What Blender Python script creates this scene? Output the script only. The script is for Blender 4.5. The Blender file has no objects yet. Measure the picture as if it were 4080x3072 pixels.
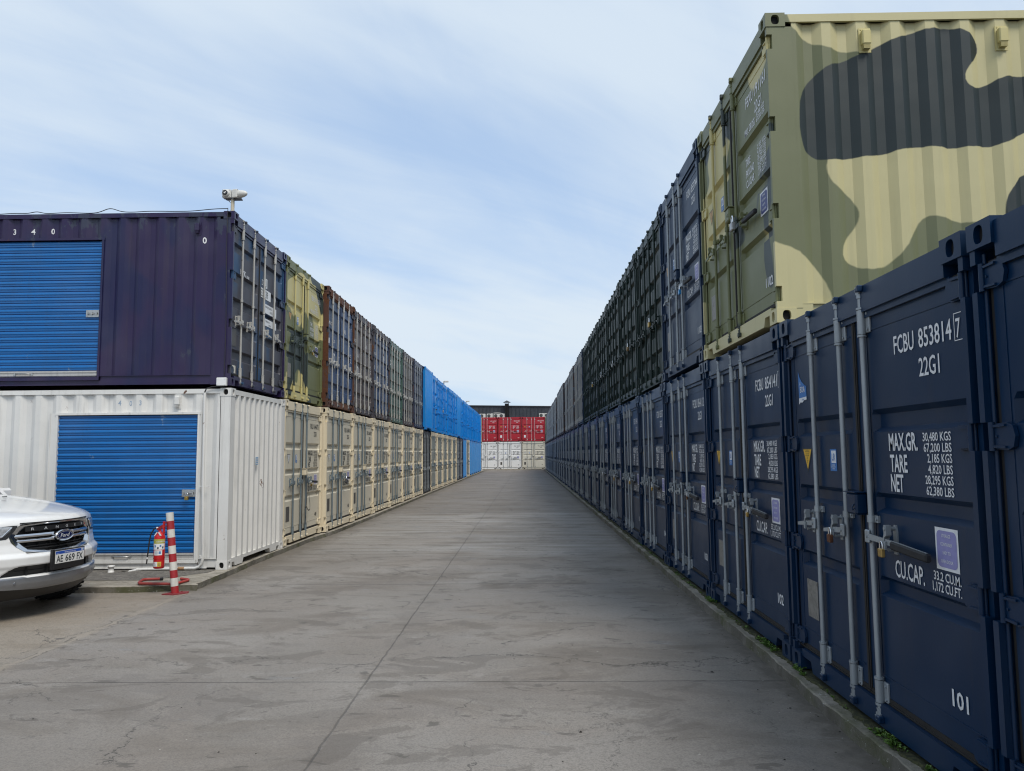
import bpy, math, random
from mathutils import Vector, Matrix
R=math.radians
sc=bpy.context.scene
# ---------------------------------------------------------------- camera
cd=bpy.data.cameras.new('camera'); cam=bpy.data.objects.new('camera',cd); sc.collection.objects.link(cam); sc.camera=cam
pit,yaw,rol=.0903,-.0169,-.0079
fwd=Vector((math.sin(yaw)*math.cos(pit),math.cos(yaw)*math.cos(pit),math.sin(pit)))
right=Vector((math.cos(yaw),-math.sin(yaw),0)); up=right.cross(fwd)
r2=right*math.cos(rol)-up*math.sin(rol)*1.0; 
# roll: image axes rotated by rol about the viewing direction
rr=right*math.cos(rol)+up*math.sin(rol); uu=-right*math.sin(rol)+up*math.cos(rol)
cam.matrix_world=Matrix(((rr.x,uu.x,-fwd.x,0),(rr.y,uu.y,-fwd.y,0),(rr.z,uu.z,-fwd.z,1.5857),(0,0,0,1)))
cd.sensor_width=36; cd.lens=3005/4080*36; cd.clip_end=3000; cd.clip_start=.05
# ---------------------------------------------------------------- light, sky, exposure
SUN=Vector((.33,-.46,.82)).normalized()
sl=bpy.data.lights.new('sun','SUN'); sl.energy=2.1; sl.angle=R(22); sl.color=(1,.94,.85)
so=bpy.data.objects.new('sun',sl); sc.collection.objects.link(so); so.rotation_euler=SUN.to_track_quat('Z','Y').to_euler(); so.location=(20,-20,40)
w=bpy.data.worlds.new('World'); sc.world=w; w.use_nodes=True
nt=w.node_tree; N=nt.nodes; L=nt.links; N.clear()
def nd(t,**k):
    n=N.new(t)
    for a,b in k.items(): setattr(n,a,b)
    return n
out=nd('ShaderNodeOutputWorld'); bg=nd('ShaderNodeBackground'); bg.inputs[1].default_value=.118
sky=nd('ShaderNodeTexSky',sky_type='NISHITA',sun_disc=False); sky.sun_elevation=math.asin(SUN.z); sky.sun_rotation=math.atan2(SUN.x,SUN.y)
sky.air_density=1.0; sky.dust_density=1.2; sky.ozone_density=1.5
tc=nd('ShaderNodeTexCoord'); sx=nd('ShaderNodeSeparateXYZ'); L.new(tc.outputs['Generated'],sx.inputs[0])
def m(op,a,b=None,clamp=False):
    n=nd('ShaderNodeMath',operation=op,use_clamp=clamp)
    for i,v in enumerate((a,b)):
        if v is None: continue
        if isinstance(v,(int,float)): n.inputs[i].default_value=v
        else: L.new(v,n.inputs[i])
    return n.outputs[0]
zz=m('MAXIMUM',sx.outputs[2],0.0); den=m('ADD',zz,.16)
cx=nd('ShaderNodeCombineXYZ'); L.new(m('DIVIDE',sx.outputs[0],den),cx.inputs[0]); L.new(m('DIVIDE',sx.outputs[1],den),cx.inputs[1])
SEED1=4.6
def cloud(rot,scale,detail,dist,seed,rough=.55):
    mp=nd('ShaderNodeMapping',vector_type='TEXTURE'); mp.inputs['Rotation'].default_value=(0,0,R(rot)); mp.inputs['Scale'].default_value=scale; mp.inputs['Location'].default_value=(seed,seed*.7,0)
    L.new(cx.outputs[0],mp.inputs[0])
    n=nd('ShaderNodeTexNoise'); n.inputs['Scale'].default_value=1; n.inputs['Detail'].default_value=detail; n.inputs['Distortion'].default_value=dist; n.inputs['Roughness'].default_value=rough
    L.new(mp.outputs[0],n.inputs[0]); return n.outputs[0]
c1=cloud(42,(2.3,1.0,1),4,.35,SEED1,.5); c2=cloud(36,(1.6,.30,1),8,.8,7.7,.60); c3=cloud(64,(.9,.42,1),7,.6,1.3,.6)
def ramp(x,a,b,lo=0,hi=1):
    n=nd('ShaderNodeMapRange',interpolation_type='SMOOTHSTEP'); n.inputs['From Min'].default_value=a; n.inputs['From Max'].default_value=b
    n.inputs['To Min'].default_value=lo; n.inputs['To Max'].default_value=hi; L.new(x,n.inputs[0]); return n.outputs[0]
f=m('ADD',m('MULTIPLY',c1,.66),m('ADD',m('MULTIPLY',c2,.18),m('MULTIPLY',c3,.16)))
f=ramp(f,.37,.58)
hz=ramp(sx.outputs[2],.0,.30,.35,0.0)
f=m('ADD',m('ADD',m('MULTIPLY',f,.72),.16),hz,True)
veil=nd('ShaderNodeMix',data_type='RGBA'); veil.inputs[0].default_value=.62; L.new(sky.outputs[0],veil.inputs[6]); veil.inputs[7].default_value=(3.3,4.7,6.9,1)
cmix=nd('ShaderNodeMix',data_type='RGBA'); L.new(f,cmix.inputs[0]); L.new(veil.outputs[2],cmix.inputs[6]); cmix.inputs[7].default_value=(4.95,5.65,6.35,1)
L.new(cmix.outputs[2],bg.inputs[0]); L.new(bg.outputs[0],out.inputs[0])
sc.view_settings.view_transform='Standard'; sc.view_settings.look='None'; sc.view_settings.exposure=.30; sc.view_settings.gamma=1
sc.render.engine='CYCLES'; sc.cycles.use_adaptive_sampling=True
sc.cycles.max_bounces=6; sc.cycles.filter_width=1.15; sc.cycles.adaptive_threshold=.012;  sc.cycles.caustics_reflective=False; sc.cycles.caustics_refractive=False; sc.cycles.sample_clamp_indirect=4
C=sc.collection
rnd=random.Random(4)
# ---------------------------------------------------------------- materials
MATS={}
def newmat(name):
    mt=bpy.data.materials.new(name); mt.use_nodes=True; t=mt.node_tree; t.nodes.clear()
    o=t.nodes.new('ShaderNodeOutputMaterial'); b=t.nodes.new('ShaderNodeBsdfPrincipled'); t.links.new(b.outputs[0],o.inputs[0])
    return mt,t,b
class G:
    """small node-graph helper"""
    def __init__(s,t): s.t=t
    def n(s,ty,**k):
        n=s.t.nodes.new(ty)
        for a,b in k.items(): setattr(n,a,b)
        return n
    def set(s,sock,v):
        if isinstance(v,(int,float,tuple)): sock.default_value=v
        else: s.t.links.new(v,sock)
    def m(s,op,a,b=None,clamp=False):
        n=s.n('ShaderNodeMath',operation=op,use_clamp=clamp); s.set(n.inputs[0],a)
        if b is not None: s.set(n.inputs[1],b)
        return n.outputs[0]
    def coord(s,loc=True,kind='Object'):
        tc=s.n('ShaderNodeTexCoord')
        if not loc: return tc.outputs[kind]
        oi=s.n('ShaderNodeObjectInfo'); v=s.n('ShaderNodeVectorMath',operation='MULTIPLY_ADD')
        s.set(v.inputs[0],oi.outputs['Location']); v.inputs[1].default_value=(1.37,1.91,.73); s.set(v.inputs[2],tc.outputs[kind]); return v.outputs[0]
    def noise(s,co,scale,detail=4,rough=.55,dist=0,st=None):
        if st:
            mp=s.n('ShaderNodeMapping'); mp.inputs['Scale'].default_value=st; s.set(mp.inputs[0],co); co=mp.outputs[0]
        n=s.n('ShaderNodeTexNoise'); s.set(n.inputs['Vector'],co); n.inputs['Scale'].default_value=scale; n.inputs['Detail'].default_value=detail
        n.inputs['Roughness'].default_value=rough; n.inputs['Distortion'].default_value=dist; return n.outputs[0]
    def step(s,x,a,b,lo=0.,hi=1.):
        n=s.n('ShaderNodeMapRange',interpolation_type='SMOOTHSTEP'); s.set(n.inputs[0],x)
        n.inputs['From Min'].default_value=a; n.inputs['From Max'].default_value=b; n.inputs['To Min'].default_value=lo; n.inputs['To Max'].default_value=hi; return n.outputs[0]
    def mix(s,f,a,b):
        n=s.n('ShaderNodeMix',data_type='RGBA'); s.set(n.inputs[0],f); s.set(n.inputs[6],a); s.set(n.inputs[7],b); return n.outputs[2]
    def bump(s,hgt,st,d=.01):
        n=s.n('ShaderNodeBump'); n.inputs['Strength'].default_value=st; n.inputs['Distance'].default_value=d; s.set(n.inputs['Height'],hgt); return n.outputs[0]
def c4(c): return (c[0],c[1],c[2],1.)
RUST=(.085,.03,.014,1.)
def paint(name,col,rough=.42,rust=0.,dirt=.25,metal=0.,patch=None,camo=0,chip=None,wob=.25,spec=.5):
    """weathered paint: tone drift, vertical grime streaks, chips and rust"""
    if name in MATS: return MATS[name]
    mt,t,b=newmat(name); g=G(t); co=g.coord()
    base=c4(col)
    if camo==1:   # shapes given by the signed distances stored on the mesh
        a=g.n('ShaderNodeAttribute',attribute_name='green_shape').outputs['Fac']; d=g.n('ShaderNodeAttribute',attribute_name='dark_shape').outputs['Fac']
        wv=g.m('MULTIPLY',g.m('SUBTRACT',g.noise(co,9,2),.5),.02)
        base=g.mix(g.step(g.m('ADD',a,wv),-.008,.008),(.52,.47,.25,1),(.150,.162,.080,1))
        base=g.mix(g.step(g.m('ADD',d,wv),-.006,.006),base,(.007,.017,.018,1))
    if camo==2:
        n1=g.noise(co,.85,1.5,.4,.5); n2=g.noise(co,1.05,1.5,.4,.6,(1,1,.8))
        base=g.mix(g.step(n1,.545,.56),(.150,.162,.070,1),(.54,.475,.215,1))
        base=g.mix(g.step(n2,.57,.585),base,(.032,.046,.040,1))
    v=g.noise(co,2.2,3); base=g.mix(g.m('MULTIPLY',g.step(v,.35,.7),wob),base,g.mix(.5,base,(.5,.5,.5,1)) if False else g.mix(.28,base,(.02,.02,.02,1)))
    if patch:
        pn=g.noise(co,1.6,2,.5,.3,(1,1,.6)); base=g.mix(g.step(pn,.48,.62,0,.9),base,c4(patch))
    # pale sun-bleached drift
    v2=g.noise(co,.9,2); base=g.mix(g.m('MULTIPLY',g.step(v2,.45,.75),wob*.55),base,g.mix(.30,base,(.42,.42,.42,1)))
    st=g.noise(co,1.,5,.6,.2,(11,11,.7)); f=g.m('MULTIPLY',g.step(st,.52,.78),dirt); base=g.mix(f,base,(.055,.045,.035,1))
    fine=g.noise(co,60,3,.6); base=g.mix(g.m('MULTIPLY',g.step(fine,.60,.72),dirt*.35),base,(.06,.05,.045,1))
    rg=g.m('ADD',rough,g.m('MULTIPLY',g.m('SUBTRACT',v,.5),.25))
    if chip:
        cn=g.noise(co,3.5,7,.72,.3,(1,1,.45)); spz=g.n('ShaderNodeSeparateXYZ'); g.set(spz.inputs[0],g.coord(False)); cn=g.m('ADD',cn,g.step(spz.outputs[2],1.9,2.6,-.03,.09)); base=g.mix(g.step(cn,.625,.64),base,c4(chip))
    if rust>0:
        rn=g.noise(co,4.5,8,.68,.4,(1,1,.6)); th=.72-.42*rust
        rf=g.step(rn,th,th+.035); rc=g.mix(g.noise(co,30,4),(.05,.018,.010,1),(.16,.062,.026,1))
        base=g.mix(rf,base,rc); rg=g.m('ADD',rg,g.m('MULTIPLY',rf,.35),True)
    g.set(b.inputs['Base Color'],base); g.set(b.inputs['Roughness'],rg); b.inputs['Metallic'].default_value=metal
    b.inputs['Specular IOR Level'].default_value=spec
    hb=g.m('ADD',g.m('MULTIPLY',g.noise(co,1.7,2),1.),g.m('MULTIPLY',fine,.03))
    g.set(b.inputs['Normal'],g.bump(hb,.30,.03))
    MATS[name]=mt; return mt
def plain(name,col,rough=.5,metal=0.,bumps=0,scale=40,spec=.5,coat=0,var=.12):
    if name in MATS: return MATS[name]
    mt,t,b=newmat(name); g=G(t); co=g.coord()
    n=g.noise(co,scale,3); base=g.mix(g.m('MULTIPLY',g.step(n,.3,.75),var*2),c4(col),(col[0]*.5,col[1]*.5,col[2]*.5,1))
    g.set(b.inputs['Base Color'],base); b.inputs['Roughness'].default_value=rough; b.inputs['Metallic'].default_value=metal
    b.inputs['Specular IOR Level'].default_value=spec; b.inputs['Coat Weight'].default_value=coat; b.inputs['Coat Roughness'].default_value=.05
    if bumps: g.set(b.inputs['Normal'],g.bump(n,bumps,.005))
    MATS[name]=mt; return mt
GALV=paint('galvanised_steel',(.34,.37,.39),.5,.0,.35,.45,wob=.5)
GALVL=paint('blue_grey_steel',(.20,.25,.28),.45,.0,.25,.4,wob=.4)
GALVOLD=paint('old_galvanised_steel',(.47,.46,.43),.55,.17,.5,.2,wob=.5)
BLACK=plain('black_rubber',(.014,.014,.015),.7)
GASK=plain('dusty_rubber_seal',(.016,.014,.012),.75,var=.4,scale=9)
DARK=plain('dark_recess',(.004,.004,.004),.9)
WHITE=plain('white_vinyl',(.74,.75,.76),.5)
INK=plain('dark_ink',(.035,.04,.045),.6)
BLUEINK=plain('blue_ink',(.05,.09,.22),.6)
CHROME=plain('chrome',(.75,.76,.78),.12,1.,var=.03)
BRASS=plain('brass',(.55,.36,.10),.32,.9,scale=60,var=.35)
STEEL=plain('brushed_steel',(.50,.50,.49),.35,.8,scale=80,var=.2)
REDP=paint('red_gloss_paint',(.48,.012,.014),.28,.0,.12,wob=.2)
WORNRED=paint('worn_red_paint',(.36,.022,.028),.45,.06,.3)
WORNWHITE=paint('worn_white_paint',(.66,.64,.59),.5,.20,.3)
YEL=plain('yellow_vinyl',(.72,.42,.03),.5); LBLUE=plain('blue_vinyl',(.04,.17,.45),.5); PURP=plain('faded_purple_vinyl',(.27,.26,.50),.5); NAVYV=plain('navy_vinyl',(.05,.06,.20),.5)
ORNG=plain('faded_orange_vinyl',(.62,.36,.12),.5)
# ---------------------------------------------------------------- mesh builder
class MB:
    def __init__(s): s.v=[]; s.f=[]; s.mi=[]; s.sm=[]
    def add(s,vs,fs,mi=0,sm=False):
        o=len(s.v); s.v+= [tuple(p) for p in vs]
        for q in fs: s.f.append(tuple(o+i for i in q)); s.mi.append(mi); s.sm.append(sm)
    def box(s,x0,x1,y0,y1,z0,z1,mi=0,nz=1,ny=1):
        if nz==1 and ny==1:
            s.add([(x0,y0,z0),(x1,y0,z0),(x1,y1,z0),(x0,y1,z0),(x0,y0,z1),(x1,y0,z1),(x1,y1,z1),(x0,y1,z1)],
              [(0,3,2,1),(4,5,6,7),(0,1,5,4),(1,2,6,5),(2,3,7,6),(3,0,4,7)],mi); return
        for j in range(ny):
            ya=y0+(y1-y0)*j/ny; yb=y0+(y1-y0)*(j+1)/ny
            vs=[];
            for k in range(nz+1):
                z=z0+(z1-z0)*k/nz; vs+=[(x0,ya,z),(x1,ya,z),(x1,yb,z),(x0,yb,z)]
            fs=[]
            for k in range(nz):
                a=4*k
                for i in range(4):
                    if ny>1 and ((i==0 and j>0) or (i==2 and j<ny-1)): continue
                    fs.append((a+i,a+(i+1)%4,a+4+(i+1)%4,a+4+i))
            fs.append((3,2,1,0)); fs.append((4*nz,4*nz+1,4*nz+2,4*nz+3)); s.add(vs,fs,mi)
    def bbox(s,x0,x1,y0,y1,z0,z1,c=.006,mi=0):
        """box with chamfered vertical+horizontal edges (8 corner cuts)"""
        X=(x0,x1);Y=(y0,y1);Z=(z0,z1); vs=[];idx={}
        for i in (0,1):
            for j in (0,1):
                for k in (0,1):
                    dx=c if i==0 else -c; dy=c if j==0 else -c; dz=c if k==0 else -c
                    for a,p in enumerate(((X[i],Y[j]+dy,Z[k]+dz),(X[i]+dx,Y[j],Z[k]+dz),(X[i]+dx,Y[j]+dy,Z[k]))):
                        idx[(i,j,k,a)]=len(vs); vs.append(p)
        fs=[]; g=lambda i,j,k,a: idx[(i,j,k,a)]
        fs+=[(g(0,0,0,0),g(0,0,1,0),g(0,1,1,0),g(0,1,0,0)),(g(1,0,0,0),g(1,1,0,0),g(1,1,1,0),g(1,0,1,0))]
        fs+=[(g(0,0,0,1),g(1,0,0,1),g(1,0,1,1),g(0,0,1,1)),(g(0,1,0,1),g(0,1,1,1),g(1,1,1,1),g(1,1,0,1))]
        fs+=[(g(0,0,0,2),g(0,1,0,2),g(1,1,0,2),g(1,0,0,2)),(g(0,0,1,2),g(1,0,1,2),g(1,1,1,2),g(0,1,1,2))]
        for i in (0,1):
            for j in (0,1): fs.append((g(i,j,0,0),g(i,j,1,0),g(i,j,1,1),g(i,j,0,1)))
        for i in (0,1):
            for k in (0,1): fs.append((g(i,0,k,0),g(i,1,k,0),g(i,1,k,2),g(i,0,k,2)))
        for j in (0,1):
            for k in (0,1): fs.append((g(0,j,k,1),g(1,j,k,1),g(1,j,k,2),g(0,j,k,2)))
        for i in (0,1):
            for j in (0,1):
                for k in (0,1): fs.append((g(i,j,k,0),g(i,j,k,1),g(i,j,k,2)))
        s.add(vs,fs,mi)
    def tube(s,pts,r,n=10,mi=0,cap=True,sm=True):
        pts=[Vector(p) for p in pts]; rs=r if isinstance(r,(list,tuple)) else [r]*len(pts); vs=[];fs=[]
        ref=None
        for i,p in enumerate(pts):
            d=(pts[min(i+1,len(pts)-1)]-pts[max(i-1,0)]); d=d.normalized() if d.length>1e-9 else Vector((0,0,1))
            if ref is None: ref=Vector((0,0,1)) if abs(d.z)<.9 else Vector((1,0,0))
            a=d.cross(ref); 
            if a.length<1e-4: a=d.cross(Vector((0,1,0)))
            a.normalize(); b=a.cross(d); b.normalize(); ref=b
            for k in range(n):
                t=2*math.pi*k/n; vs.append(p+(a*math.cos(t)+b*math.sin(t))*rs[i])
        for i in range(len(pts)-1):
            for k in range(n): fs.append((i*n+k,i*n+(k+1)%n,(i+1)*n+(k+1)%n,(i+1)*n+k))
        s.add(vs,fs,mi,sm)
        if cap: s.add([v for v in vs[:n]],[tuple(range(n))],mi); s.add([v for v in vs[-n:]],[tuple(range(n-1,-1,-1))],mi)
    def cyl(s,p0,p1,r,n=12,mi=0,r1=None): s.tube([p0,p1],[r,r if r1 is None else r1],n,mi)
    def prism(s,poly,h0,h1,axis='y',mi=0):
        """polygon extruded along an axis"""
        n=len(poly)
        def P(a,b,h): return {'y':(a,h,b),'x':(h,a,b),'z':(a,b,h)}[axis]
        vs=[P(a,b,h0) for a,b in poly]+[P(a,b,h1) for a,b in poly]
        fs=[tuple(range(n)),tuple(range(2*n-1,n-1,-1))]+[(i,n+i,n+(i+1)%n,(i+1)%n) for i in range(n)]
        s.add(vs,fs,mi)
    def lathe(s,prof,o=(0,0,0),ax=(0,0,1),n=20,mi=0):
        ax=Vector(ax).normalized(); a=ax.cross(Vector((0,0,1)) if abs(ax.z)<.9 else Vector((1,0,0))).normalized(); b=ax.cross(a); o=Vector(o)
        vs=[o+ax*h+(a*math.cos(2*math.pi*k/n)+b*math.sin(2*math.pi*k/n))*r for r,h in prof for k in range(n)]
        s.add(vs,[(i*n+k,i*n+(k+1)%n,(i+1)*n+(k+1)%n,(i+1)*n+k) for i in range(len(prof)-1) for k in range(n)],mi,True)
        s.add(vs[:n],[tuple(range(n))],mi); s.add(vs[-n:],[tuple(range(n))],mi)
    def xf(s,M,start=0):
        for i in range(start,len(s.v)): s.v[i]=tuple(M@Vector(s.v[i]))
    def mesh(s,name,mats):
        me=bpy.data.meshes.new(name); me.from_pydata(s.v,[],s.f); me.update()
        for mt in (mats if isinstance(mats,(list,tuple)) else [mats]): me.materials.append(mt)
        me.polygons.foreach_set('material_index',s.mi); me.polygons.foreach_set('use_smooth',s.sm); return me
    def build(s,name,mats,parent=None): return link(name,s.mesh(name,mats),parent)
def link(name,me,parent=None,label=None):
    o=bpy.data.objects.new(name,me); C.objects.link(o)
    if parent: o.parent=parent
    if label: o['label']=label
    return o
def empty(name,loc=(0,0,0),rz=0):
    o=bpy.data.objects.new(name,None); C.objects.link(o); o.location=loc; o.rotation_euler=(0,0,rz); o.empty_display_size=.3; return o
def tag(o,label=None,cat=None,group=None,kind=None):
    for k,v in (('label',label),('category',cat),('group',group),('kind',kind)):
        if v: o[k]=v
    return o
def fix_normals(me):
    import bmesh
    bm=bmesh.new(); bm.from_mesh(me); bmesh.ops.recalc_face_normals(bm,faces=bm.faces); bm.to_mesh(me); bm.free()
# text: list of (string, x left, z bottom, cap height, squeeze, align)
GLYPH={}
def glyphs(st,bold):
    k=(st,bold)
    if k not in GLYPH:
        cu=bpy.data.curves.new('t','FONT'); cu.body=st; cu.size=1.; cu.offset=bold; cu.resolution_u=2
        o=bpy.data.objects.new('t',cu); me=bpy.data.meshes.new_from_object(o)
        xs=[v.co.x for v in me.vertices] or [0]
        GLYPH[k]=([tuple(v.co) for v in me.vertices],[tuple(p.vertices) for p in me.polygons],min(xs),max(xs))
        bpy.data.objects.remove(o); bpy.data.meshes.remove(me); bpy.data.curves.remove(cu)
    return GLYPH[k]
def text_geo(mb,lines,y,mi=0,bold=.012,depth=0.0):
    """letters laid in the XZ plane facing -Y at depth y"""
    for (st,x,z,h,sq,al) in lines:
        vs,fs,a,b=glyphs(st,round(bold,3)); k=h/.72*sq if isinstance(sq,float) else sq[0]/max(b-a,1e-6)
        off=-a*k if al=='LEFT' else (-b*k if al=='RIGHT' else -(a+b)/2*k)
        mb.add([(x+off+v[0]*k,y,z+v[1]*h/.72) for v in vs],fs,mi)
# ---------------------------------------------------------------- shipping container parts (local: x across the doors, y depth, z up; doors face -y)
W,D,H=2.478,6.058,2.591
def ring(mb,o,a,b,n,w,h,hw,hh,dp,mi,dm):
    """rectangular plate w x h with an oval socket, o = centre, a/b in-plane axes, n outward"""
    o,a,b,n=map(Vector,(o,a,b,n)); k=16; vo=[];vr=[];vi=[]
    for i in range(k):
        t=2*math.pi*(i+.5)/k; cx,cz=math.cos(t),math.sin(t)
        # stadium-like oval
        ex=hw*(1 if cx>0 else -1)*abs(cx)**.7; ez=hh*(1 if cz>0 else -1)*abs(cz)**.85
        vo.append(o+a*ex+b*ez); vi.append(o+a*ex+b*ez-n*dp)
        s_=min((w/2)/max(abs(cx),1e-6),(h/2)/max(abs(cz),1e-6)); vr.append(o+a*cx*s_+b*cz*s_)
    # snap nearest ring points to the rectangle corners
    for sx_ in (-1,1):
        for sz_ in (-1,1):
            c=o+a*(sx_*w/2)+b*(sz_*h/2); j=min(range(k),key=lambda q:(vr[q]-c).length); vr[j]=c
    mb.add(vo+vr+vi,[(i,(i+1)%k,k+(i+1)%k,k+i) for i in range(k)]+[((i+1)%k,i,2*k+i,2*k+(i+1)%k) for i in range(k)],mi)
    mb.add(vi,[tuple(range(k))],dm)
def casting(mb,x0,x1,y0,y1,z0,z1,fx,fy,mi=0,dm=1):
    """corner casting; fx = side (-1/1) and fy = end (-1/1) that carry the sockets"""
    zc=(z0+z1)/2; h=z1-z0; xc,yc=(x0+x1)/2,(y0+y1)/2
    ring(mb,(xc,y0 if fy<0 else y1,zc),(1,0,0),(0,0,1),(0,fy,0),x1-x0,h,.034,.042,.028,mi,dm)
    ring(mb,(x0 if fx<0 else x1,yc,zc),(0,1,0),(0,0,1),(fx,0,0),y1-y0,h,.034,.042,.028,mi,dm)
    yo=y1 if fy<0 else y0; xo=x1 if fx<0 else x0
    mb.add([(x0,yo,z0),(x1,yo,z0),(x1,yo,z1),(x0,yo,z1)],[(0,1,2,3)],mi)
    mb.add([(xo,y0,z0),(xo,y1,z0),(xo,y1,z1),(xo,y0,z1)],[(0,1,2,3)],mi)
    mb.add([(x0,y0,z0),(x1,y0,z0),(x1,y1,z0),(x0,y1,z0),(x0,y0,z1),(x1,y0,z1),(x1,y1,z1),(x0,y1,z1)],[(0,1,2,3),(4,5,6,7)],mi)
def frame_mb(h=H,fine=False):
    mb=MB(); nz=60 if fine else 1; ny=60 if fine else 1
    for fx,x0,x1 in ((-1,0,.178),(1,W-.178,W)):
        for fy,y0,y1 in ((-1,0,.162),(1,D-.162,D)):
            for z0,z1 in ((0,.118),(h-.118,h)): casting(mb,x0,x1,y0,y1,z0,z1,fx,fy)
    zb,zt=.118,h-.118
    # door-end corner posts: outer angle, recessed inner channel
    for s in (0,1):
        X=(lambda a,b:(a,b)) if s==0 else (lambda a,b:(W-b,W-a))
        a=X(.006,.044); zq=zb
        for hzz in (.235,.916,1.644,2.345):      # pockets cut for the hinges
            hzz*=h/H; n_=max(1,int((hzz-.062-zq)/.04)) if fine else 1
            mb.box(a[0],a[1],.008,.150,zq,hzz-.062,0,n_); mb.box(a[0],a[1],.052,.150,hzz-.062,hzz+.062,0,4 if fine else 1); zq=hzz+.062
        mb.box(a[0],a[1],.008,.150,zq,zt,0,4 if fine else 1)
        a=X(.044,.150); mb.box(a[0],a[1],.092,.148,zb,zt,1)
        a=X(.008,.060); mb.box(a[0],a[1],.150,.215,zb,zt,0,nz)
    # rear corner posts
    for s in (0,1):
        a=(.006,.150) if s==0 else (W-.150,W-.006); mb.box(a[0],a[1],D-.150,D-.006,zb,zt,0)
    # door header and sill (with fork notches beside the castings)
    mb.box(.178,W-.178,.014,.10,h-.178,h-.022,0)
    mb.box(.160,W-.160,.030,.11,h-.215,h-.178,0)
    mb.prism([(.178,.150),(.178,.095),(.340,.095),(.370,.022),(W-.370,.022),(W-.340,.095),(W-.178,.095),(W-.178,.150)],.014,.12,'y',0)
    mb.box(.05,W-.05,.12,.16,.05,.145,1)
    # rear sill/header
    mb.box(.178,W-.178,D-.12,D-.012,h-.085,h-.014,0)
    mb.prism([(.178,.135),(.178,.075),(.30,.075),(.33,.014),(.62,.014),(.66,.085),(W-.66,.085),(W-.62,.014),(W-.33,.014),(W-.30,.075),(W-.178,.075),(W-.178,.135)],D-.10,D-.012,'y',0)
    # side rails
    for s in (0,1):
        a=(.006,.066) if s==0 else (W-.066,W-.006); mb.box(a[0],a[1],.162,D-.162,h-.078,h-.012,0,1,ny)
        a=(.030,.036) if s==0 else (W-.036,W-.030); mb.box(a[0],a[1],.162,D-.162,.030,.158,0)
        a=(.010,.0298) if s==0 else (W-.0298,W-.010); mb.box(a[0],a[1],.30,D-.30,.018,.030,0); mb.box(a[0],a[1],.215,D-.162,.150,.158,0)
        a=(.012,.030) if s==0 else (W-.030,W-.012); mb.box(a[0],a[1],.1625,.295,.012,.150,0)
    return mb
def wave(a,b,pitch,depth,x_out,flat=.26,sl=.24):
    """trapezoid corrugation from a to b: list of (pos, offset)"""
    n=max(1,round((b-a)/pitch)); p=(b-a)/n; out=[]
    for i in range(n):
        q=a+i*p
        out+=[(q,0),(q+flat*p/2,0),(q+(flat/2+sl)*p,depth),(q+(flat/2+sl+flat)*p,depth),(q+(flat/2+2*sl+flat)*p,0)]
    out.append((b,0)); return [(u,x_out+d) for u,d in out]
def corr(mb,prof,z0,z1,kind,nz=1,flip=1.,org=0.,mi=0):
    """kind 'x': wall in the YZ plane, 'y': wall in the XZ plane"""
    vs=[]
    for k in range(nz+1):
        z=z0+(z1-z0)*k/nz
        for u,d in prof: vs.append((org+flip*d,u,z) if kind=='x' else (u,org+flip*d,z))
    n=len(prof); mb.add(vs,[(k*n+i,k*n+i+1,(k+1)*n+i+1,(k+1)*n+i) for k in range(nz) for i in range(n-1)],mi)
def side_mb(side=-1,h=H,opening=None,pitch=.278,fine=False):
    """opening = (y0,y1,z0,z1)"""
    mb=MB(); org,fl=(0,1) if side<0 else (W,-1); z0,z1=.158,h-.078; nz=60 if fine else 1
    def seg(a,b,za,zb,nz=nz):
        if b-a<.05: return
        corr(mb,wave(a,b,pitch,.038,.014),za,zb,'x',nz,fl,org)
    if fine:
        pr=[]; base=wave(.215,D-.162,pitch,.038,.014)
        for (u0,d0),(u1,d1) in zip(base,base[1:]): pr+=[(u0+(u1-u0)*t/3,d0+(d1-d0)*t/3) for t in range(3)]
        pr.append(base[-1]); corr(mb,pr,z0,z1,'x',nz,fl,org)
    elif opening:
        y0,y1,a,b=opening; seg(.215,y0,z0,z1); seg(y1,D-.162,z0,z1); seg(y0,y1,b,z1)
        if a>z0+.02: seg(y0,y1,z0,a)
    else: seg(.215,D-.162,z0,z1)
    mb.add([(org+fl*.030,.18,z1),(org+fl*.062,.18,z1),(org+fl*.062,D-.18,z1),(org+fl*.030,D-.18,z1)],[(0,1,2,3)])
    return mb
def roof_mb(h=H):
    mb=MB(); pr=wave(.12,D-.12,.21,.015,0.); vs=[];n=len(pr)
    for u,d in pr: vs+=[(.03,u,h-.030-d),(W-.03,u,h-.030-d)]
    mb.add(vs,[(2*i,2*i+1,2*i+3,2*i+2) for i in range(n-1)])
    mb.add([(.04,.1,.13),(W-.04,.1,.13),(W-.04,D-.1,.13),(.04,D-.1,.13)],[(0,1,2,3)])
    return mb
def endwall_mb(h=H):
    mb=MB(); corr(mb,wave(.150,W-.150,.214,.045,.010,.30,.20),.135,h-.085,'y',1,-1,D-.0)
    return mb
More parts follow.
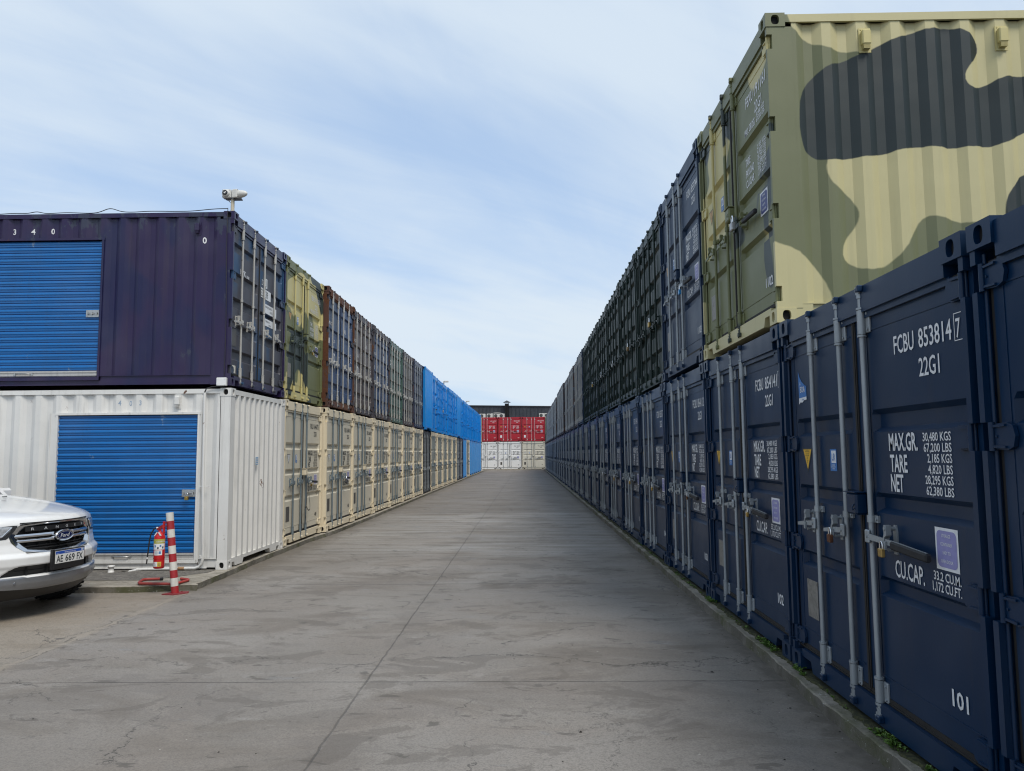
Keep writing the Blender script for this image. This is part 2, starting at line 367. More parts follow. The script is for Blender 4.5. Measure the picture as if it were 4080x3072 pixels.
def leaf_mb(side,style,h=H):
    """door leaf as a height field with pressed recesses; side 0 = left leaf"""
    mb=MB(); a,b=(.092,1.212) if side==0 else (1.236,W-.066)
    z0,z1=.186,h-.212; yf=.050; dp=.040 if style=='new' else .046
    k=(h-.35)/2.241
    if style=='new': rec=[(.765,.865),(1.235,1.340),(1.700,1.822)]; ua,ub=(a+.09,b-.075) if side==0 else (a+.165,b-.040)
    else: rec=[(.40,.55),(.79,.94),(1.18,1.33),(1.57,1.72),(2.02,2.16)]; ua,ub=a+.045,b-.045
    if style=='blue': rec=[(.5,.62),(1.15,1.27),(1.8,1.92)]
    rec=[(r0*k,r1*k) for r0,r1 in rec]
    us=[a,a+.018,a+.0181,ua,ua+.022,ub-.022,ub,b-.0001,b]
    us=sorted(set(us)); zs=[z0,z1]
    for r0,r1 in rec: zs+=[r0-.006,r0+.022,r1-.022,r1+.006]
    zs=sorted(zs); vs=[]
    def dep(u,z):
        if u<ua+.011 or u>ub-.011: return 0
        for r0,r1 in rec:
            if r0<z<r1: return dp
        return 0
    for z in zs:
        for u in us: vs.append((u,yf+dep(u,z),z))
    n=len(us); mb.add(vs,[(j*n+i,j*n+i+1,(j+1)*n+i+1,(j+1)*n+i) for j in range(len(zs)-1) for i in range(n-1)],0)
    # weld seams of the panel
    if style=='new':
        for z in (.300,h-.290): mb.prism([(ua-.02,z-.004),(ub+.02,z-.004),(ub+.02,z+.004),(ua-.02,z+.004)],yf-.004,yf+.002,'y')
        mb.box(ua-.024,ua-.018,yf-.003,yf+.002,.31,h-.30); 
    # edges of the leaf
    mb.add([(a,yf,z0),(a,yf+.045,z0),(a,yf+.045,z1),(a,yf,z1),(b,yf,z0),(b,yf+.045,z0),(b,yf+.045,z1),(b,yf,z1)],[(0,1,2,3),(4,5,6,7)])
    return mb
def gasket_mb(side,h=H):
    mb=MB(); a,b=(.072,1.222) if side==0 else (1.228,W-.050); y0,y1=.046,.075
    mb.box(a,b,y0,y1,.148,.190,0); mb.box(a,b,y0,y1,h-.216,h-.176,0)
    mb.box(a,b,y0-.008,y1,.158,.166,0); mb.box(a,b,y0-.008,y1,h-.196,h-.188,0)
    if side==0: mb.box(1.205,1.226,.038,.080,.182,h-.206,0); mb.box(.060,.093,.058,.085,.182,h-.206,0)
    else: mb.box(1.229,1.2395,.042,.080,.182,h-.206,0); mb.box(W-.068,W-.046,.058,.085,.182,h-.206,0)
    return mb
def hinge_mb(side,z):
    mb=MB()
    # strap plate with rounded inner end + knuckle
    X=(lambda x:x) if side==0 else (lambda x:W-x)
    pts=[(.046,-.052),(.150,-.060),(.190,-.045),(.205,0),(.190,.045),(.150,.060),(.046,.052)]
    po=[(X(x),z+q) for x,q in pts]; mb.prism(po,.030,.047,'y')
    pe=[(X(.060),z-.038),(X(.150),z-.042),(X(.150),z-.052),(X(.060),z-.048)]; mb.prism(pe,.020,.031,'y')
    pe=[(X(.060),z+.048),(X(.150),z+.052),(X(.150),z+.042),(X(.060),z+.038)]; mb.prism(pe,.020,.031,'y')
    mb.cyl((X(.056),.026,z-.062),(X(.056),.026,z+.062),.0135,10)
    mb.cyl((X(.085),.024,z),(X(.085),.031,z),.006,8)
    return mb
def pin_mb(side,h=H):
    """long hinge rod beside the post"""
    mb=MB(); X=.052 if side==0 else W-.052
    mb.cyl((X,.044,.14),(X,.044,h-.14),.010,8); return mb
def bar_mb(u,h=H,mid=1.19,style='new'):
    mb=MB(); y=.006; r=.0158
    mb.tube([(u,y,.118),(u,y,h-.092)],r,14)
    for z0,z1 in ((.150,.275),(h-.310,h-.165)):      # bearing brackets: half-round saddle + flange
        mb.tube([(u,y,z0),(u,y,z1)],.0245,12)
        mb.bbox(u+.004,u+.066,.020,.036,z0+.006,z1-.006,.004)
        for zz_ in (z0+.025,z1-.025): mb.cyl((u+.050,.012,zz_),(u+.050,.021,zz_),.0085,8); mb.cyl((u-.028,y+.01,zz_),(u-.022,y+.01,zz_),.006,6)
        mb.tube([(u,y,z0-.016),(u,y,z0-.004)],.0270,12); mb.tube([(u,y,z1+.004),(u,y,z1+.016)],.0270,12)
    mb.tube([(u,y,mid-.020),(u,y,mid+.020)],.0225,12); mb.box(u+.004,u+.060,.018,.032,mid-.020,mid+.020)
    mb.cyl((u+.046,.010,mid),(u+.046,.018,mid),.008,8)
    # cams at both ends: neck, fork and keeper lug
    for s,z in ((-1,.118),(1,h-.092)):
        mb.tube([(u,y,z),(u,y,z+s*.028)],[.0225,.0205],10)
        z2=z+s*.040
        mb.prism([(u-.024,z2-.014),(u+.010,z2-.016),(u+.026,z2-.004),(u+.026,z2+.010),(u-.004,z2+.016),(u-.024,z2+.012)],-.012,.014,'y')
        mb.prism([(u-.028,z2+s*.004),(u-.014,z2+s*.030),(u-.024,z2+s*.034),(u-.036,z2+s*.008)],-.014,.010,'y')
    return mb
def keeper_mb(u,h=H,top=0):
    mb=MB()
    for z in ((h-.040) if top else .066,):
        mb.bbox(u-.010,u+.052,-.008,.016,z-.013,z+.013,.005); mb.bbox(u+.030,u+.058,-.018,.016,z-.020,z+.020,.005)
    return mb
def handle_mb(u,dirn,ln,style='new',z=1.085):
    """lever hinged on the bar, lying against its catch"""
    mb=MB(); s=dirn
    mb.bbox(min(u-.02,u+s*.03),max(u+.02,u+s*.03),-.024,-.006,z-.038,z+.038,.006)       # hub plates
    mb.cyl((u+s*.012,-.030,z),(u+s*.012,-.002,z),.009,8)
    e=u+s*ln
    mb.prism([(u+s*.02,z-.017),(u+s*(ln*.55),z-.026),(e,z-.036),(e,z-.014),(u+s*(ln*.55),z+.004),(u+s*.02,z+.017)],-.022,-.014,'y')
    # catch bolted on the leaf
    k=u+s*min(.24,ln*.46)
    mb.prism([(k-.018,z-.075),(k+.018,z-.075),(k+.020,z+.050),(k+.010,z+.085),(k-.010,z+.085),(k-.020,z+.050)],.030,.049,'y')
    mb.prism([(k-.012,z+.085),(k+.014,z+.085),(k+.016,z+.030),(k-.030*1,z+.004),(k-.040,z-.012),(k-.016,z-.010)],-.026,.004,'y')
    mb.cyl((k,-.030,z+.066),(k,.034,z+.066),.011,8); mb.cyl((k,-.012,z-.050),(k,.032,z-.050),.010,8)
    mb.box(k-.012,k+.012,-.034,-.024,z-.048,z-.004)
    return mb
def grip_mb(u,ln,z=1.085):
    mb=MB(); a=u+ln-.36; b=u+ln+.015
    mb.bbox(a,b,-.024,.010,z-.040,z+.004,.008)
    mb.xf(Matrix.Translation((a,0,z-.02))@Matrix.Rotation(R(3.2),4,'Y')@Matrix.Translation((-a,0,-z+.02))); return mb
def lockbox_mb():
    mb=MB(); mb.bbox(1.165,1.305,-.030,.046,1.205,1.335,.012); mb.box(1.150,1.310,-.037,.046,1.336,1.342)
    mb.tube([(1.285,-.032,1.27),(1.285,-.044,1.25),(1.292,-.044,1.235),(1.300,-.036,1.245)],.004,6); return mb
MESH={}
def cm(key,mats,fn):
    if not isinstance(mats,(list,tuple)): mats=[mats]
    k=(key,)+tuple(x.name for x in mats)
    if k not in MESH: MESH[k]=fn().mesh(key.split('|')[0],mats)
    return MESH[k]
def sdf(px,pz,poly):
    n=len(poly); best=1e9; ins=False; j=n-1
    for i in range(n):
        ax,az=poly[j]; bx,bz=poly[i]; dx,dz=bx-ax,bz-az; t=max(0,min(1,((px-ax)*dx+(pz-az)*dz)/(dx*dx+dz*dz+1e-12)))
        best=min(best,(px-ax-t*dx)**2+(pz-az-t*dz)**2)
        if (az>pz)!=(bz>pz) and px<(bx-ax)*(pz-az)/(bz-az)+ax: ins=not ins
        j=i
    return (1 if ins else -1)*min(math.sqrt(best),.3)
def chaikin(p,it=2):
    for _ in range(it):
        q=[]
        for a,b in zip(p,p[1:]+p[:1]): q+=[(a[0]*.75+b[0]*.25,a[1]*.75+b[1]*.25),(a[0]*.25+b[0]*.75,a[1]*.25+b[1]*.75)]
        p=q
    return p
DARKS=[[(.27,1.88),(.33,1.99),(.42,2.08),(.52,2.15),(.66,2.19),(.78,2.23),(.93,2.31),(1.1,2.38),(1.28,2.44),(1.53,2.46),(1.7,2.4),(1.76,2.3),(1.73,2.2),(1.63,2.09),(1.61,2.0),(1.66,1.93),(1.76,1.94),(1.9,2.01),(2.02,2.04),(2.2,2.02),(2.38,1.9),(2.4,1.7),(2.25,1.6),(2.06,1.55),(1.92,1.45),(1.64,1.43),(1.39,1.43),(1.22,1.45),(1.0,1.4),(.79,1.36),(.59,1.35),(.44,1.33),(.3,1.4),(.26,1.52),(.25,1.7)],
 [(2.04,1.2),(1.94,1.09),(1.87,.97),(1.87,.8),(1.95,.62),(2.3,.45),(2.8,.55),(3.0,1.0),(2.7,1.35),(2.35,1.3)],
 [(3.5,2.3),(4.2,2.4),(4.7,1.9),(4.4,1.3),(3.9,1.2),(3.4,1.6)],[(4.6,.2),(5.4,.3),(5.7,1.0),(5.1,.9)]]
GREENS=[[(-.2,2.8),(.16,2.8),(.19,2.5),(.33,2.37),(.46,2.31),(.6,2.27),(.78,2.25),(1.1,2.1),(1.1,1.6),(.6,1.5),(.47,1.36),(.45,1.25),(.49,1.15),(.64,1.04),(.71,.93),(.70,.8),(.59,.68),(.55,.57),(.58,.49),(.75,.42),(.91,.45),(1.05,.58),(1.15,.75),(1.24,.87),(1.37,.85),(1.6,.79),(1.9,.85),(2.3,.8),(2.5,-.3),(.5,-.3),(.46,.18),(.41,.35),(.31,.49),(.18,.6),(-.01,.67),(-.2,.68)],
 [(3.0,2.6),(3.9,2.6),(3.6,1.5),(3.9,.5),(3.2,.4),(2.9,1.2)]]
DARKS=[chaikin(p) for p in DARKS]; GREENS=[chaikin(p,1) for p in GREENS]
def camo_attr(me):
    g=me.attributes.new('green_shape','FLOAT','POINT'); d=me.attributes.new('dark_shape','FLOAT','POINT')
    for i,v in enumerate(me.vertices):
        y,z=v.co.y,v.co.z
        g.data[i].value=max(sdf(y,z,p) for p in GREENS); d.data[i].value=max(sdf(y,z,p) for p in DARKS)
SPEC={}
def lettering(kind,num,mat,unit=None,big=True,code='22G1'):
    """door markings of a leaf as one mesh: kind 'new' (storage fleet), 'camo'"""
    key='lettering|%s|%s|%s|%s'%(kind,num,unit,code)
    def f():
        mb=MB(); yy=.0465; sq=.52
        w_=lambda t:(t,)
        if kind in('new','camo'):
            text_geo(mb,[(num[:4],1.712,2.118,.103,w_(.215),'LEFT'),(num[5:11],1.975,2.118,.103,w_(.305),'LEFT'),(code,1.965,1.970,.098,w_(.195),'LEFT')],yy,0,.010)
            if len(num)>11:
                c=num[-1]; text_geo(mb,[(c,2.318,2.118,.095,.6,'LEFT')],yy,0,.006)
                for a,b,c_,d_ in ((2.303,2.372,2.232,2.236),(2.303,2.372,2.103,2.107),(2.303,2.307,2.107,2.232)): mb.add([(a,yy,c_),(b,yy,c_),(b,yy,d_),(a,yy,d_)],[(0,1,2,3)])
        if kind=='new':
            text_geo(mb,[('MAX.GR.',1.598,1.588,.097,w_(.310),'LEFT'),('TARE',1.602,1.470,.097,w_(.190),'LEFT'),('NET',1.600,1.362,.097,w_(.140),'LEFT')],yy,0,.018)
            rows=[('30,480 KGS',1.634,.260),('67,200 LBS',1.579,.255),('2,185 KGS',1.525,.225),('4,820 LBS',1.470,.222),('28,295 KGS',1.416,.255),('62,380 LBS',1.361,.250)]
            text_geo(mb,[(t,2.222,z,.045,w_(q_),'RIGHT') for t,z,q_ in rows],yy,0,.010)
            text_geo(mb,[('CU.CAP.',1.598,.893,.095,w_(.307),'LEFT'),('33.2 CU.M.',2.236,.943,.045,w_(.240),'RIGHT'),('1,172 CU.FT.',2.236,.889,.045,w_(.255),'RIGHT')],yy,0,.012)
        if kind=='camo':
            text_geo(mb,[('MAX GROSS',1.66,1.868,.070,w_(.30),'LEFT'),('TARE',1.66,1.585,.072,w_(.14),'LEFT'),('PAYLOAD',1.66,1.485,.072,w_(.24),'LEFT'),('CU.CAP.',1.66,1.385,.072,w_(.24),'LEFT')],yy,0,.012)
            rows=[('30,480 KGS',1.915),('67,200 LBS',1.866),('2,185 KGS',1.620),('4,820 LBS',1.572),('28,295 KGS',1.524),('62,380 LBS',1.476),('33.2 CU.M',1.428),('1,170 CU.FT',1.380)]
            text_geo(mb,[(t,2.232,z,.042,w_(.23),'RIGHT') for t,z in rows],yy,0,.008)
        if unit: text_geo(mb,[(unit,2.100,.362,.080,w_(.045*len(unit)),'LEFT')],yy,0,.020)
        return mb
    return cm(key,mat,f)
def quad(mb,x0,x1,z0,z1,y,mi=0): mb.add([(x0,y,z0),(x1,y,z0),(x1,y,z1),(x0,y,z1)],[(0,1,2,3)],mi)
def rrect(mb,x0,x1,z0,z1,r,y,mi):
    p=[]
    for cx,cz,t0 in ((x1-r,z0+r,-90),(x1-r,z1-r,0),(x0+r,z1-r,90),(x0+r,z0+r,180)):
        for i in range(5): t=R(t0+i*22.5); p.append((cx+r*math.cos(t),y,cz+r*math.sin(t)))
    mb.add(p,[tuple(range(len(p)))],mi)
def st_easy():
    mb=MB(); y=.048; quad(mb,2.026,2.228,1.000,1.206,y,0); rrect(mb,2.040,2.214,1.014,1.192,.028,y-.0012,1)
    text_geo(mb,[(t,2.127,z,.0165,.78,'CENTER') for t,z in (('STORAGE',1.160),('CONTAINER',1.119),('EASY TO',1.078),('OPEN DOOR',1.036))],y-.0026,0,.004); return mb
def st_tri():
    mb=MB(); y=.0478; mb.add([(.262,y,1.610),(.452,y,1.610),(.357,y,1.436)],[(0,1,2)],1); mb.add([(.280,y-.0012,1.600),(.434,y-.0012,1.600),(.357,y-.0012,1.456)],[(0,1,2)],0)
    text_geo(mb,[(t,.357,z,h_,.7,'CENTER') for t,z,h_ in (('ATTENTION',1.580,.014),('THIS CONTAINER',1.565,.008),('MUST BE REPAIRED',1.553,.008),('ONLY',1.541,.008),('WITH',1.529,.008),('CORTEN',1.517,.008),('STEEL',1.505,.008))],y-.0024,1,.003); return mb
def st_lr():
    mb=MB(); y=.0478; quad(mb,.762,.868,1.455,1.600,y,0); quad(mb,.785,.860,1.508,1.590,y-.0012,1)
    text_geo(mb,[('LR',.822,1.525,.048,.75,'CENTER')],y-.0024,0,.010); text_geo(mb,[('CONTAINER',.815,1.490,.009,.8,'CENTER'),('CERTIFICATION',.815,1.478,.009,.8,'CENTER'),('SCHEME',.815,1.466,.009,.8,'CENTER')],y-.0024,1,.003)
    return mb
def st_plate():
    mb=MB(); mb.box(.252,.442,.0455,.0495,.400,.665); 
    for x,z in ((.27,.42),(.424,.42),(.27,.645),(.424,.645)): mb.cyl((x,.044,z),(x,.047,z),.005,6)
    for x in (.31,.385): mb.cyl((x,.0440,.560),(x,.0470,.560),.009,8)
    return mb
PLATE=plain('riveted_plate',(.26,.245,.22),.5,.2,scale=30,var=.3); PLATED=plain('dark_plate',(.10,.095,.09),.5,.2,scale=30,var=.2)
def container(loc,rz,label,group,body,door=None,bars=GALV,style='new',h=H,text=None,unit=None,tmat=WHITE,textkind='new',code='22G1',blank=False,camo=False,opening=None,stickers=True,plate=None,pitch=.278,keep=None,hl=3,extra=None,triw=None,frame=None):
    door=door or body; keep=keep or door
    rt=empty('shipping_container',loc,rz); tag(rt,label,'shipping container',group)
    if blank:      # turned round: its closed end looks into the aisle
        rt.rotation_euler=(0,0,rz+math.pi); M=Matrix.Rotation(rz,3,'Z')@Vector((W,D,0)) if True else 0; rt.location=Vector(loc)+M
    hk='%.2f'%h
    if camo:      # the side towards the lane's open end shows: its painted shapes are stored on the mesh
        for nm,fn in (('frame|camo',lambda:frame_mb(h,True)),('side_wall|camo',lambda:side_mb(1,h,None,.278,True))):
            me=cm(nm,[CAMS,DARK],fn)
            if 'green_shape' not in me.attributes: camo_attr(me)
            link(nm.split('|')[0],me,rt)
        link('side_wall',cm('side_wall|a'+hk,body,lambda:side_mb(-1,h)),rt)
    else:
        link('frame',cm('frame|'+hk,[frame or body,DARK],lambda:frame_mb(h)),rt)
        if opening: link('side_wall',cm('side_wall|o%s'%(opening,),body,lambda:side_mb(-1,h,opening,pitch)),rt)
        else: link('side_wall',cm('side_wall|a'+hk,body,lambda:side_mb(-1,h)),rt)
        link('side_wall',cm('side_wall|b'+hk,body,lambda:side_mb(1,h)),rt)
    link('roof',cm('roof|'+hk,body,lambda:roof_mb(h)),rt); link('end_wall',cm('end_wall|'+hk,body,lambda:endwall_mb(h)),rt)
    us=[.570,1.045,1.385] if style=='new' else ([.42,.90,1.40,1.90] if style=='old' else [.38,.82,1.55,2.02])
    dk='|%s%s'%(style,hk)
    for sd in (0,1):
        d=link('door',cm('door|%d'%sd+dk,door,lambda:leaf_mb(sd,style,h)),rt)
        link('door_seal',cm('door_seal|%d'%sd+hk,GASK,lambda:gasket_mb(sd,h)),d)
        for i in range(4):
            z=.42+i*(h-.76)/3 if False else (.235,.916,1.644,2.345)[i]*h/H
            link('hinge',cm('hinge|%d%d'%(sd,i)+hk,keep,lambda:hinge_mb(sd,z)),d)
        link('hinge_rod',cm('hinge_rod|%d'%sd+hk,keep,lambda:pin_mb(sd,h)),d)
        for i,u in enumerate(us):
            if (u<1.22)!=(sd==0): continue
            b=link('locking_bar',cm('locking_bar|%d'%i+dk,bars,lambda:bar_mb(u,h,1.19 if style=='new' else 1.32)),d)
            b.location.y=.016
            for tp in (0,1): link('bar_keeper',cm('bar_keeper|%d%d'%(i,tp)+dk,keep,lambda:keeper_mb(u,h,tp)),d)
            if style=='new':
                dr,ln=(-1,.30) if sd==0 else (1,.66)
            elif style=='old': dr,ln=(-1,.34) if sd==0 else (1,.30)
            else: dr,ln=(-1 if sd==0 else 1),.30
            dh=link('door_handle',cm('door_handle|%d'%i+dk,bars,lambda:handle_mb(u,dr,ln,style,1.09 if style=='new' else (.98 if i!=1 else .97))),d)
            dh.location.y=.010
            if style=='new' and sd==1: link('handle_grip',cm('handle_grip|'+dk,BLACK,lambda:grip_mb(u,ln,1.09)),d)
        if sd==1:
            if style=='new': link('lock_box',cm('lock_box',keep,lockbox_mb),d)
            if text: link('lettering',lettering(textkind,text,tmat,unit,True,code),d)
            if stickers and style=='new': link('sticker',cm('sticker|easy'+('c' if camo else ''),[WHITE,NAVYV if textkind=='camo' else PURP],st_easy),d)
        elif style=='new' and stickers:
            link('sticker',cm('sticker|tri',[triw or YEL,INK],st_tri),d); link('sticker',cm('sticker|lr',[LBLUE,WHITE],st_lr),d)
            link('data_plate',cm('data_plate',plate or PLATE,st_plate),d)
        if extra and extra.get(sd): link('sticker',cm('sticker|x%s'%extra['key']+str(sd),extra['mats'],extra[sd]),d)
    if h>2.7:
        for d in rt.children:
            for c in d.children:
                if c.name.split('.')[0] in ('lettering','sticker','data_plate','lock_box','handle_grip'): c.scale.z=h/H
    return rt
# ---------------------------------------------------------------- ground, pads and kerbs
ZR=-.10
def ground_mat():
    mt,t,b=newmat('yard_concrete'); g=G(t); co=g.coord(False); sp=g.n('ShaderNodeSeparateXYZ'); g.set(sp.inputs[0],co); X,Y=sp.outputs[0],sp.outputs[1]
    base=(.262,.240,.212,1)
    big=g.noise(co,.35,3,.5,.3); base=g.mix(g.step(big,.35,.68),(.225,.203,.178,1),(.300,.275,.246,1)); base=g.mix(g.step(g.noise(co,.8,4,.6,.5),.42,.66,0,.45),base,(.240,.203,.170,1))
    st=g.noise(co,1.,6,.6,.6,(.6,1.25,1)); base=g.mix(g.step(st,.50,.66,0,.6),base,(.165,.142,.118,1))
    pt=g.noise(co,1.7,7,.62,.8,(.8,1.25,1)); base=g.mix(g.step(pt,.560,.585,0,.50),base,(.135,.118,.100,1)); pu=g.noise(co,4.3,5,.6,.6,(.7,1.6,1)); base=g.mix(g.step(pu,.64,.655,0,.65),base,(.085,.076,.066,1))
    pl=g.noise(co,1.9,7,.65,.7,(.8,1.2,1)); base=g.mix(g.step(pl,.60,.68,0,.45),base,(.33,.31,.285,1))
    worm=g.noise(co,7.,6,.7,1.2,(.8,1.3,1)); base=g.mix(g.step(worm,.63,.66,0,.55),base,(.105,.098,.088,1))
    # striated band worn across the lane, older darker slab past it
    band=g.m('MULTIPLY',g.step(Y,12.2,13.5),g.step(Y,21.6,22.0,1.,0.)); sr=g.noise(co,1.,4,.6,.2,(.25,9,1))
    base=g.mix(g.m('MULTIPLY',band,g.step(sr,.42,.62,0,.62)),base,(.40,.39,.37,1)); base=g.mix(g.m('MULTIPLY',band,g.step(g.noise(co,1.,5,.6,.2,(.4,17,1)),.60,.66,0,.7)),base,(.11,.105,.10,1))
    far=g.step(Y,21.85,22.05); base=g.mix(g.m('MULTIPLY',far,.45),base,(.170,.150,.128,1))
    # grey-blue cement smears
    bl=g.noise(co,1.3,5,.6,.9,(.6,1.3,1)); base=g.mix(g.step(bl,.64,.72,0,.45),base,(.25,.27,.29,1))
    # warm earth-toned strip in front of the left containers
    wj=g.m('MULTIPLY',g.m('SUBTRACT',g.noise(co,.8,4),.5),.5); lf=g.step(g.m('ADD',X,wj),-4.5,-4.0,1.,0.); base=g.mix(g.m('MULTIPLY',lf,.45),base,(.36,.295,.215,1))
    # dirt and algae gathered beside the right kerb
    kx=g.m('ADD',X,g.m('MULTIPLY',g.m('SUBTRACT',g.noise(co,2.5,6,.65),.5),1.5)); base=g.mix(g.step(kx,.95,1.9,0,.40),base,(.150,.125,.090,1))
    kx2=g.m('ADD',X,g.m('MULTIPLY',g.m('SUBTRACT',g.noise(co,9,6,.7),.5),.5)); base=g.mix(g.step(kx2,1.68,1.92,0,.8),base,(.070,.060,.045,1))
    kl=g.m('ADD',X,g.m('MULTIPLY',g.m('SUBTRACT',g.noise(co,5,6,.7),.5),.9)); base=g.mix(g.m('MULTIPLY',g.step(kl,-4.15,-3.6,.75,0.),g.step(Y,9,10)),base,(.12,.10,.075,1))
    # mottled spots
    vo=g.n('ShaderNodeTexVoronoi'); vo.inputs['Scale'].default_value=1.6; g.set(vo.inputs['Vector'],co)
    sw=g.noise(co,20,4); spot=g.step(g.m('ADD',vo.outputs['Distance'],g.m('MULTIPLY',g.m('SUBTRACT',sw,.5),.20)),.045,.075,.75,0.); base=g.mix(spot,base,(.10,.092,.082,1))
    fine=g.noise(co,95,5,.65); base=g.mix(g.step(fine,.38,.66,0,.52),base,(.115,.104,.092,1)); base=g.mix(g.step(g.noise(co,38,5,.7),.56,.70,0,.45),base,(.095,.088,.080,1)); f2=g.noise(co,260,3,.6); base=g.mix(g.step(f2,.60,.75,0,.5),base,(.46,.44,.41,1))
    # small round drips, damp bands beside the joints, web of fine cracks
    v2=g.n('ShaderNodeTexVoronoi'); v2.inputs['Scale'].default_value=3.3; g.set(v2.inputs['Vector'],co); base=g.mix(g.step(g.m('ADD',v2.outputs['Distance'],g.m('MULTIPLY',g.m('SUBTRACT',sw,.5),.16)),.03,.055,.6,0.),base,(.075,.070,.066,1))
    bn=g.noise(co,1.1,6,.65,.6,(.7,1.1,1)); d1=g.m('ABSOLUTE',g.m('SUBTRACT',Y,5.5)); d2=g.m('ABSOLUTE',g.m('SUBTRACT',X,-1.15)); d3=g.m('ABSOLUTE',g.m('SUBTRACT',Y,10.1))
    nb=g.m('MAXIMUM',g.step(d1,.15,.9,.11,0.),g.m('MAXIMUM',g.step(d2,.05,.32,.10,0.),g.step(d3,.1,.8,.09,0.))); base=g.mix(g.step(g.m('ADD',bn,nb),.585,.630,0.,.24),base,(.125,.110,.098,1))
    vc=g.n('ShaderNodeTexVoronoi',feature='DISTANCE_TO_EDGE'); vc.inputs['Scale'].default_value=.42; dv=g.n('ShaderNodeVectorMath',operation='ADD'); g.set(dv.inputs[0],co); nz_=g.n('ShaderNodeTexNoise'); nz_.inputs['Scale'].default_value=1.8; nz_.inputs['Detail'].default_value=7; nz_.inputs['Roughness'].default_value=.65; g.set(nz_.inputs['Vector'],co); sv=g.n('ShaderNodeVectorMath',operation='SCALE'); g.set(sv.inputs[0],nz_.outputs['Color']); sv.inputs['Scale'].default_value=.9; g.set(dv.inputs[1],sv.outputs[0]); g.set(vc.inputs['Vector'],dv.outputs[0])
    base=g.mix(g.m('MULTIPLY',g.step(vc.outputs['Distance'],.0012,.0045,.85,0.),g.step(g.noise(co,.9,3),.46,.56)),base,(.05,.047,.043,1))
    # cut joints
    jit=g.m('MULTIPLY',g.m('SUBTRACT',g.noise(co,5,4,.6),.5),.035)
    def line(coordv,pos,wd,stg):
        d=g.m('ABSOLUTE',g.m('SUBTRACT',g.m('ADD',coordv,jit),pos)); return g.step(d,wd*.45,wd,stg,0.)
    lx=g.m('SUBTRACT',X,g.m('MULTIPLY',Y,.0022)); ls=g.m('MULTIPLY',line(lx,-1.215,.0095,.52),g.step(g.noise(co,1.3,5,.7),.30,.55,.55,1.))
    for y,wd,s_ in ((5.78,.007,.85),(10.02,.016,.55),(21.95,.03,.5),(37.0,.05,.45),(54,.09,.4)): ls=g.m('MAXIMUM',ls,line(Y,y,wd,s_))
    sn=g.m('MULTIPLY',g.m('SUBTRACT',g.noise(co,3.1,7,.7),.5),.22); sd_=g.m('ABSOLUTE',g.m('SUBTRACT',g.m('ADD',X,sn),-4.22)); base=g.mix(g.m('MULTIPLY',g.step(sd_,.01,.07,.22,0.),g.step(Y,9.4,9.6,1.,0.)),base,(.40,.34,.26,1)); ls=g.m('MAXIMUM',ls,g.m('MULTIPLY',g.step(g.m('ABSOLUTE',g.m('SUBTRACT',sd_,.035)),.002,.010,.6,0.),g.m('MULTIPLY',g.step(g.noise(co,2.2,4),.42,.55),g.step(Y,9.4,9.6,1.,0.))))
    # long wandering crack near the first joint and a few offshoots
    cj=g.m('MULTIPLY',g.m('SUBTRACT',g.noise(co,.9,7,.72),.5),1.5); cr=g.m('ABSOLUTE',g.m('SUBTRACT',g.m('ADD',Y,cj),6.35)); ls=g.m('MAXIMUM',ls,g.m('MULTIPLY',g.step(cr,.004,.012,.8,0.),g.step(g.noise(co,.7,2),.42,.5)))
    cr2=g.m('ABSOLUTE',g.m('SUBTRACT',g.m('ADD',X,g.m('MULTIPLY',g.m('SUBTRACT',g.noise(co,.8,7,.7),.5),2.4)),.35)); ls=g.m('MAXIMUM',ls,g.m('MULTIPLY',g.step(cr2,.003,.010,.55,0.),g.step(g.noise(co,.6,2),.50,.56)))
    base=g.mix(ls,base,(.045,.043,.040,1))
    g.set(b.inputs['Base Color'],base); g.set(b.inputs['Roughness'],g.step(st,.3,.7,.62,.85)); b.inputs['Specular IOR Level'].default_value=.35
    hh=g.m('SUBTRACT',g.m('ADD',g.m('MULTIPLY',fine,.25),g.m('ADD',g.m('MULTIPLY',pt,.6),g.m('MULTIPLY',f2,.15))),g.m('MULTIPLY',ls,1.5)); g.set(b.inputs['Normal'],g.bump(hh,.5,.012))
    return mt
def kerb_mat(name='kerb_concrete',moss=.5,tone=1.):
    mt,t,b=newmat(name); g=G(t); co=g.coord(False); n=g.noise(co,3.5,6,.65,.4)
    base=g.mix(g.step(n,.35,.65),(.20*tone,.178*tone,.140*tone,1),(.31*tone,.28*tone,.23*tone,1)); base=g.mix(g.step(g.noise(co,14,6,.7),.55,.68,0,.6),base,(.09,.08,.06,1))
    base=g.mix(g.step(g.noise(co,1.7,6,.7,.3),.60-.22*moss,.74-.12*moss,0,.8),base,(.065,.068,.022,1)); base=g.mix(g.step(g.noise(co,26,4,.7,1.5,(.7,1.4,1)),.64,.67,0,.7),base,(.50,.49,.45,1))
    g.set(b.inputs['Base Color'],base); b.inputs['Roughness'].default_value=.9; g.set(b.inputs['Normal'],g.bump(g.noise(co,40,6,.7),.7,.015)); return mt
GR=ground_mat(); KB=kerb_mat('kerb_concrete',.75,.92); KBL=kerb_mat('left_kerb_concrete',.0,1.12)
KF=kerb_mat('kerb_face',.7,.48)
mb=MB(); mb.add([(-900,-700,ZR),(900,-700,ZR),(900,1500,ZR),(-900,1500,ZR)],[(0,1,2,3)]); tag(mb.build('ground',GR),kind='structure')
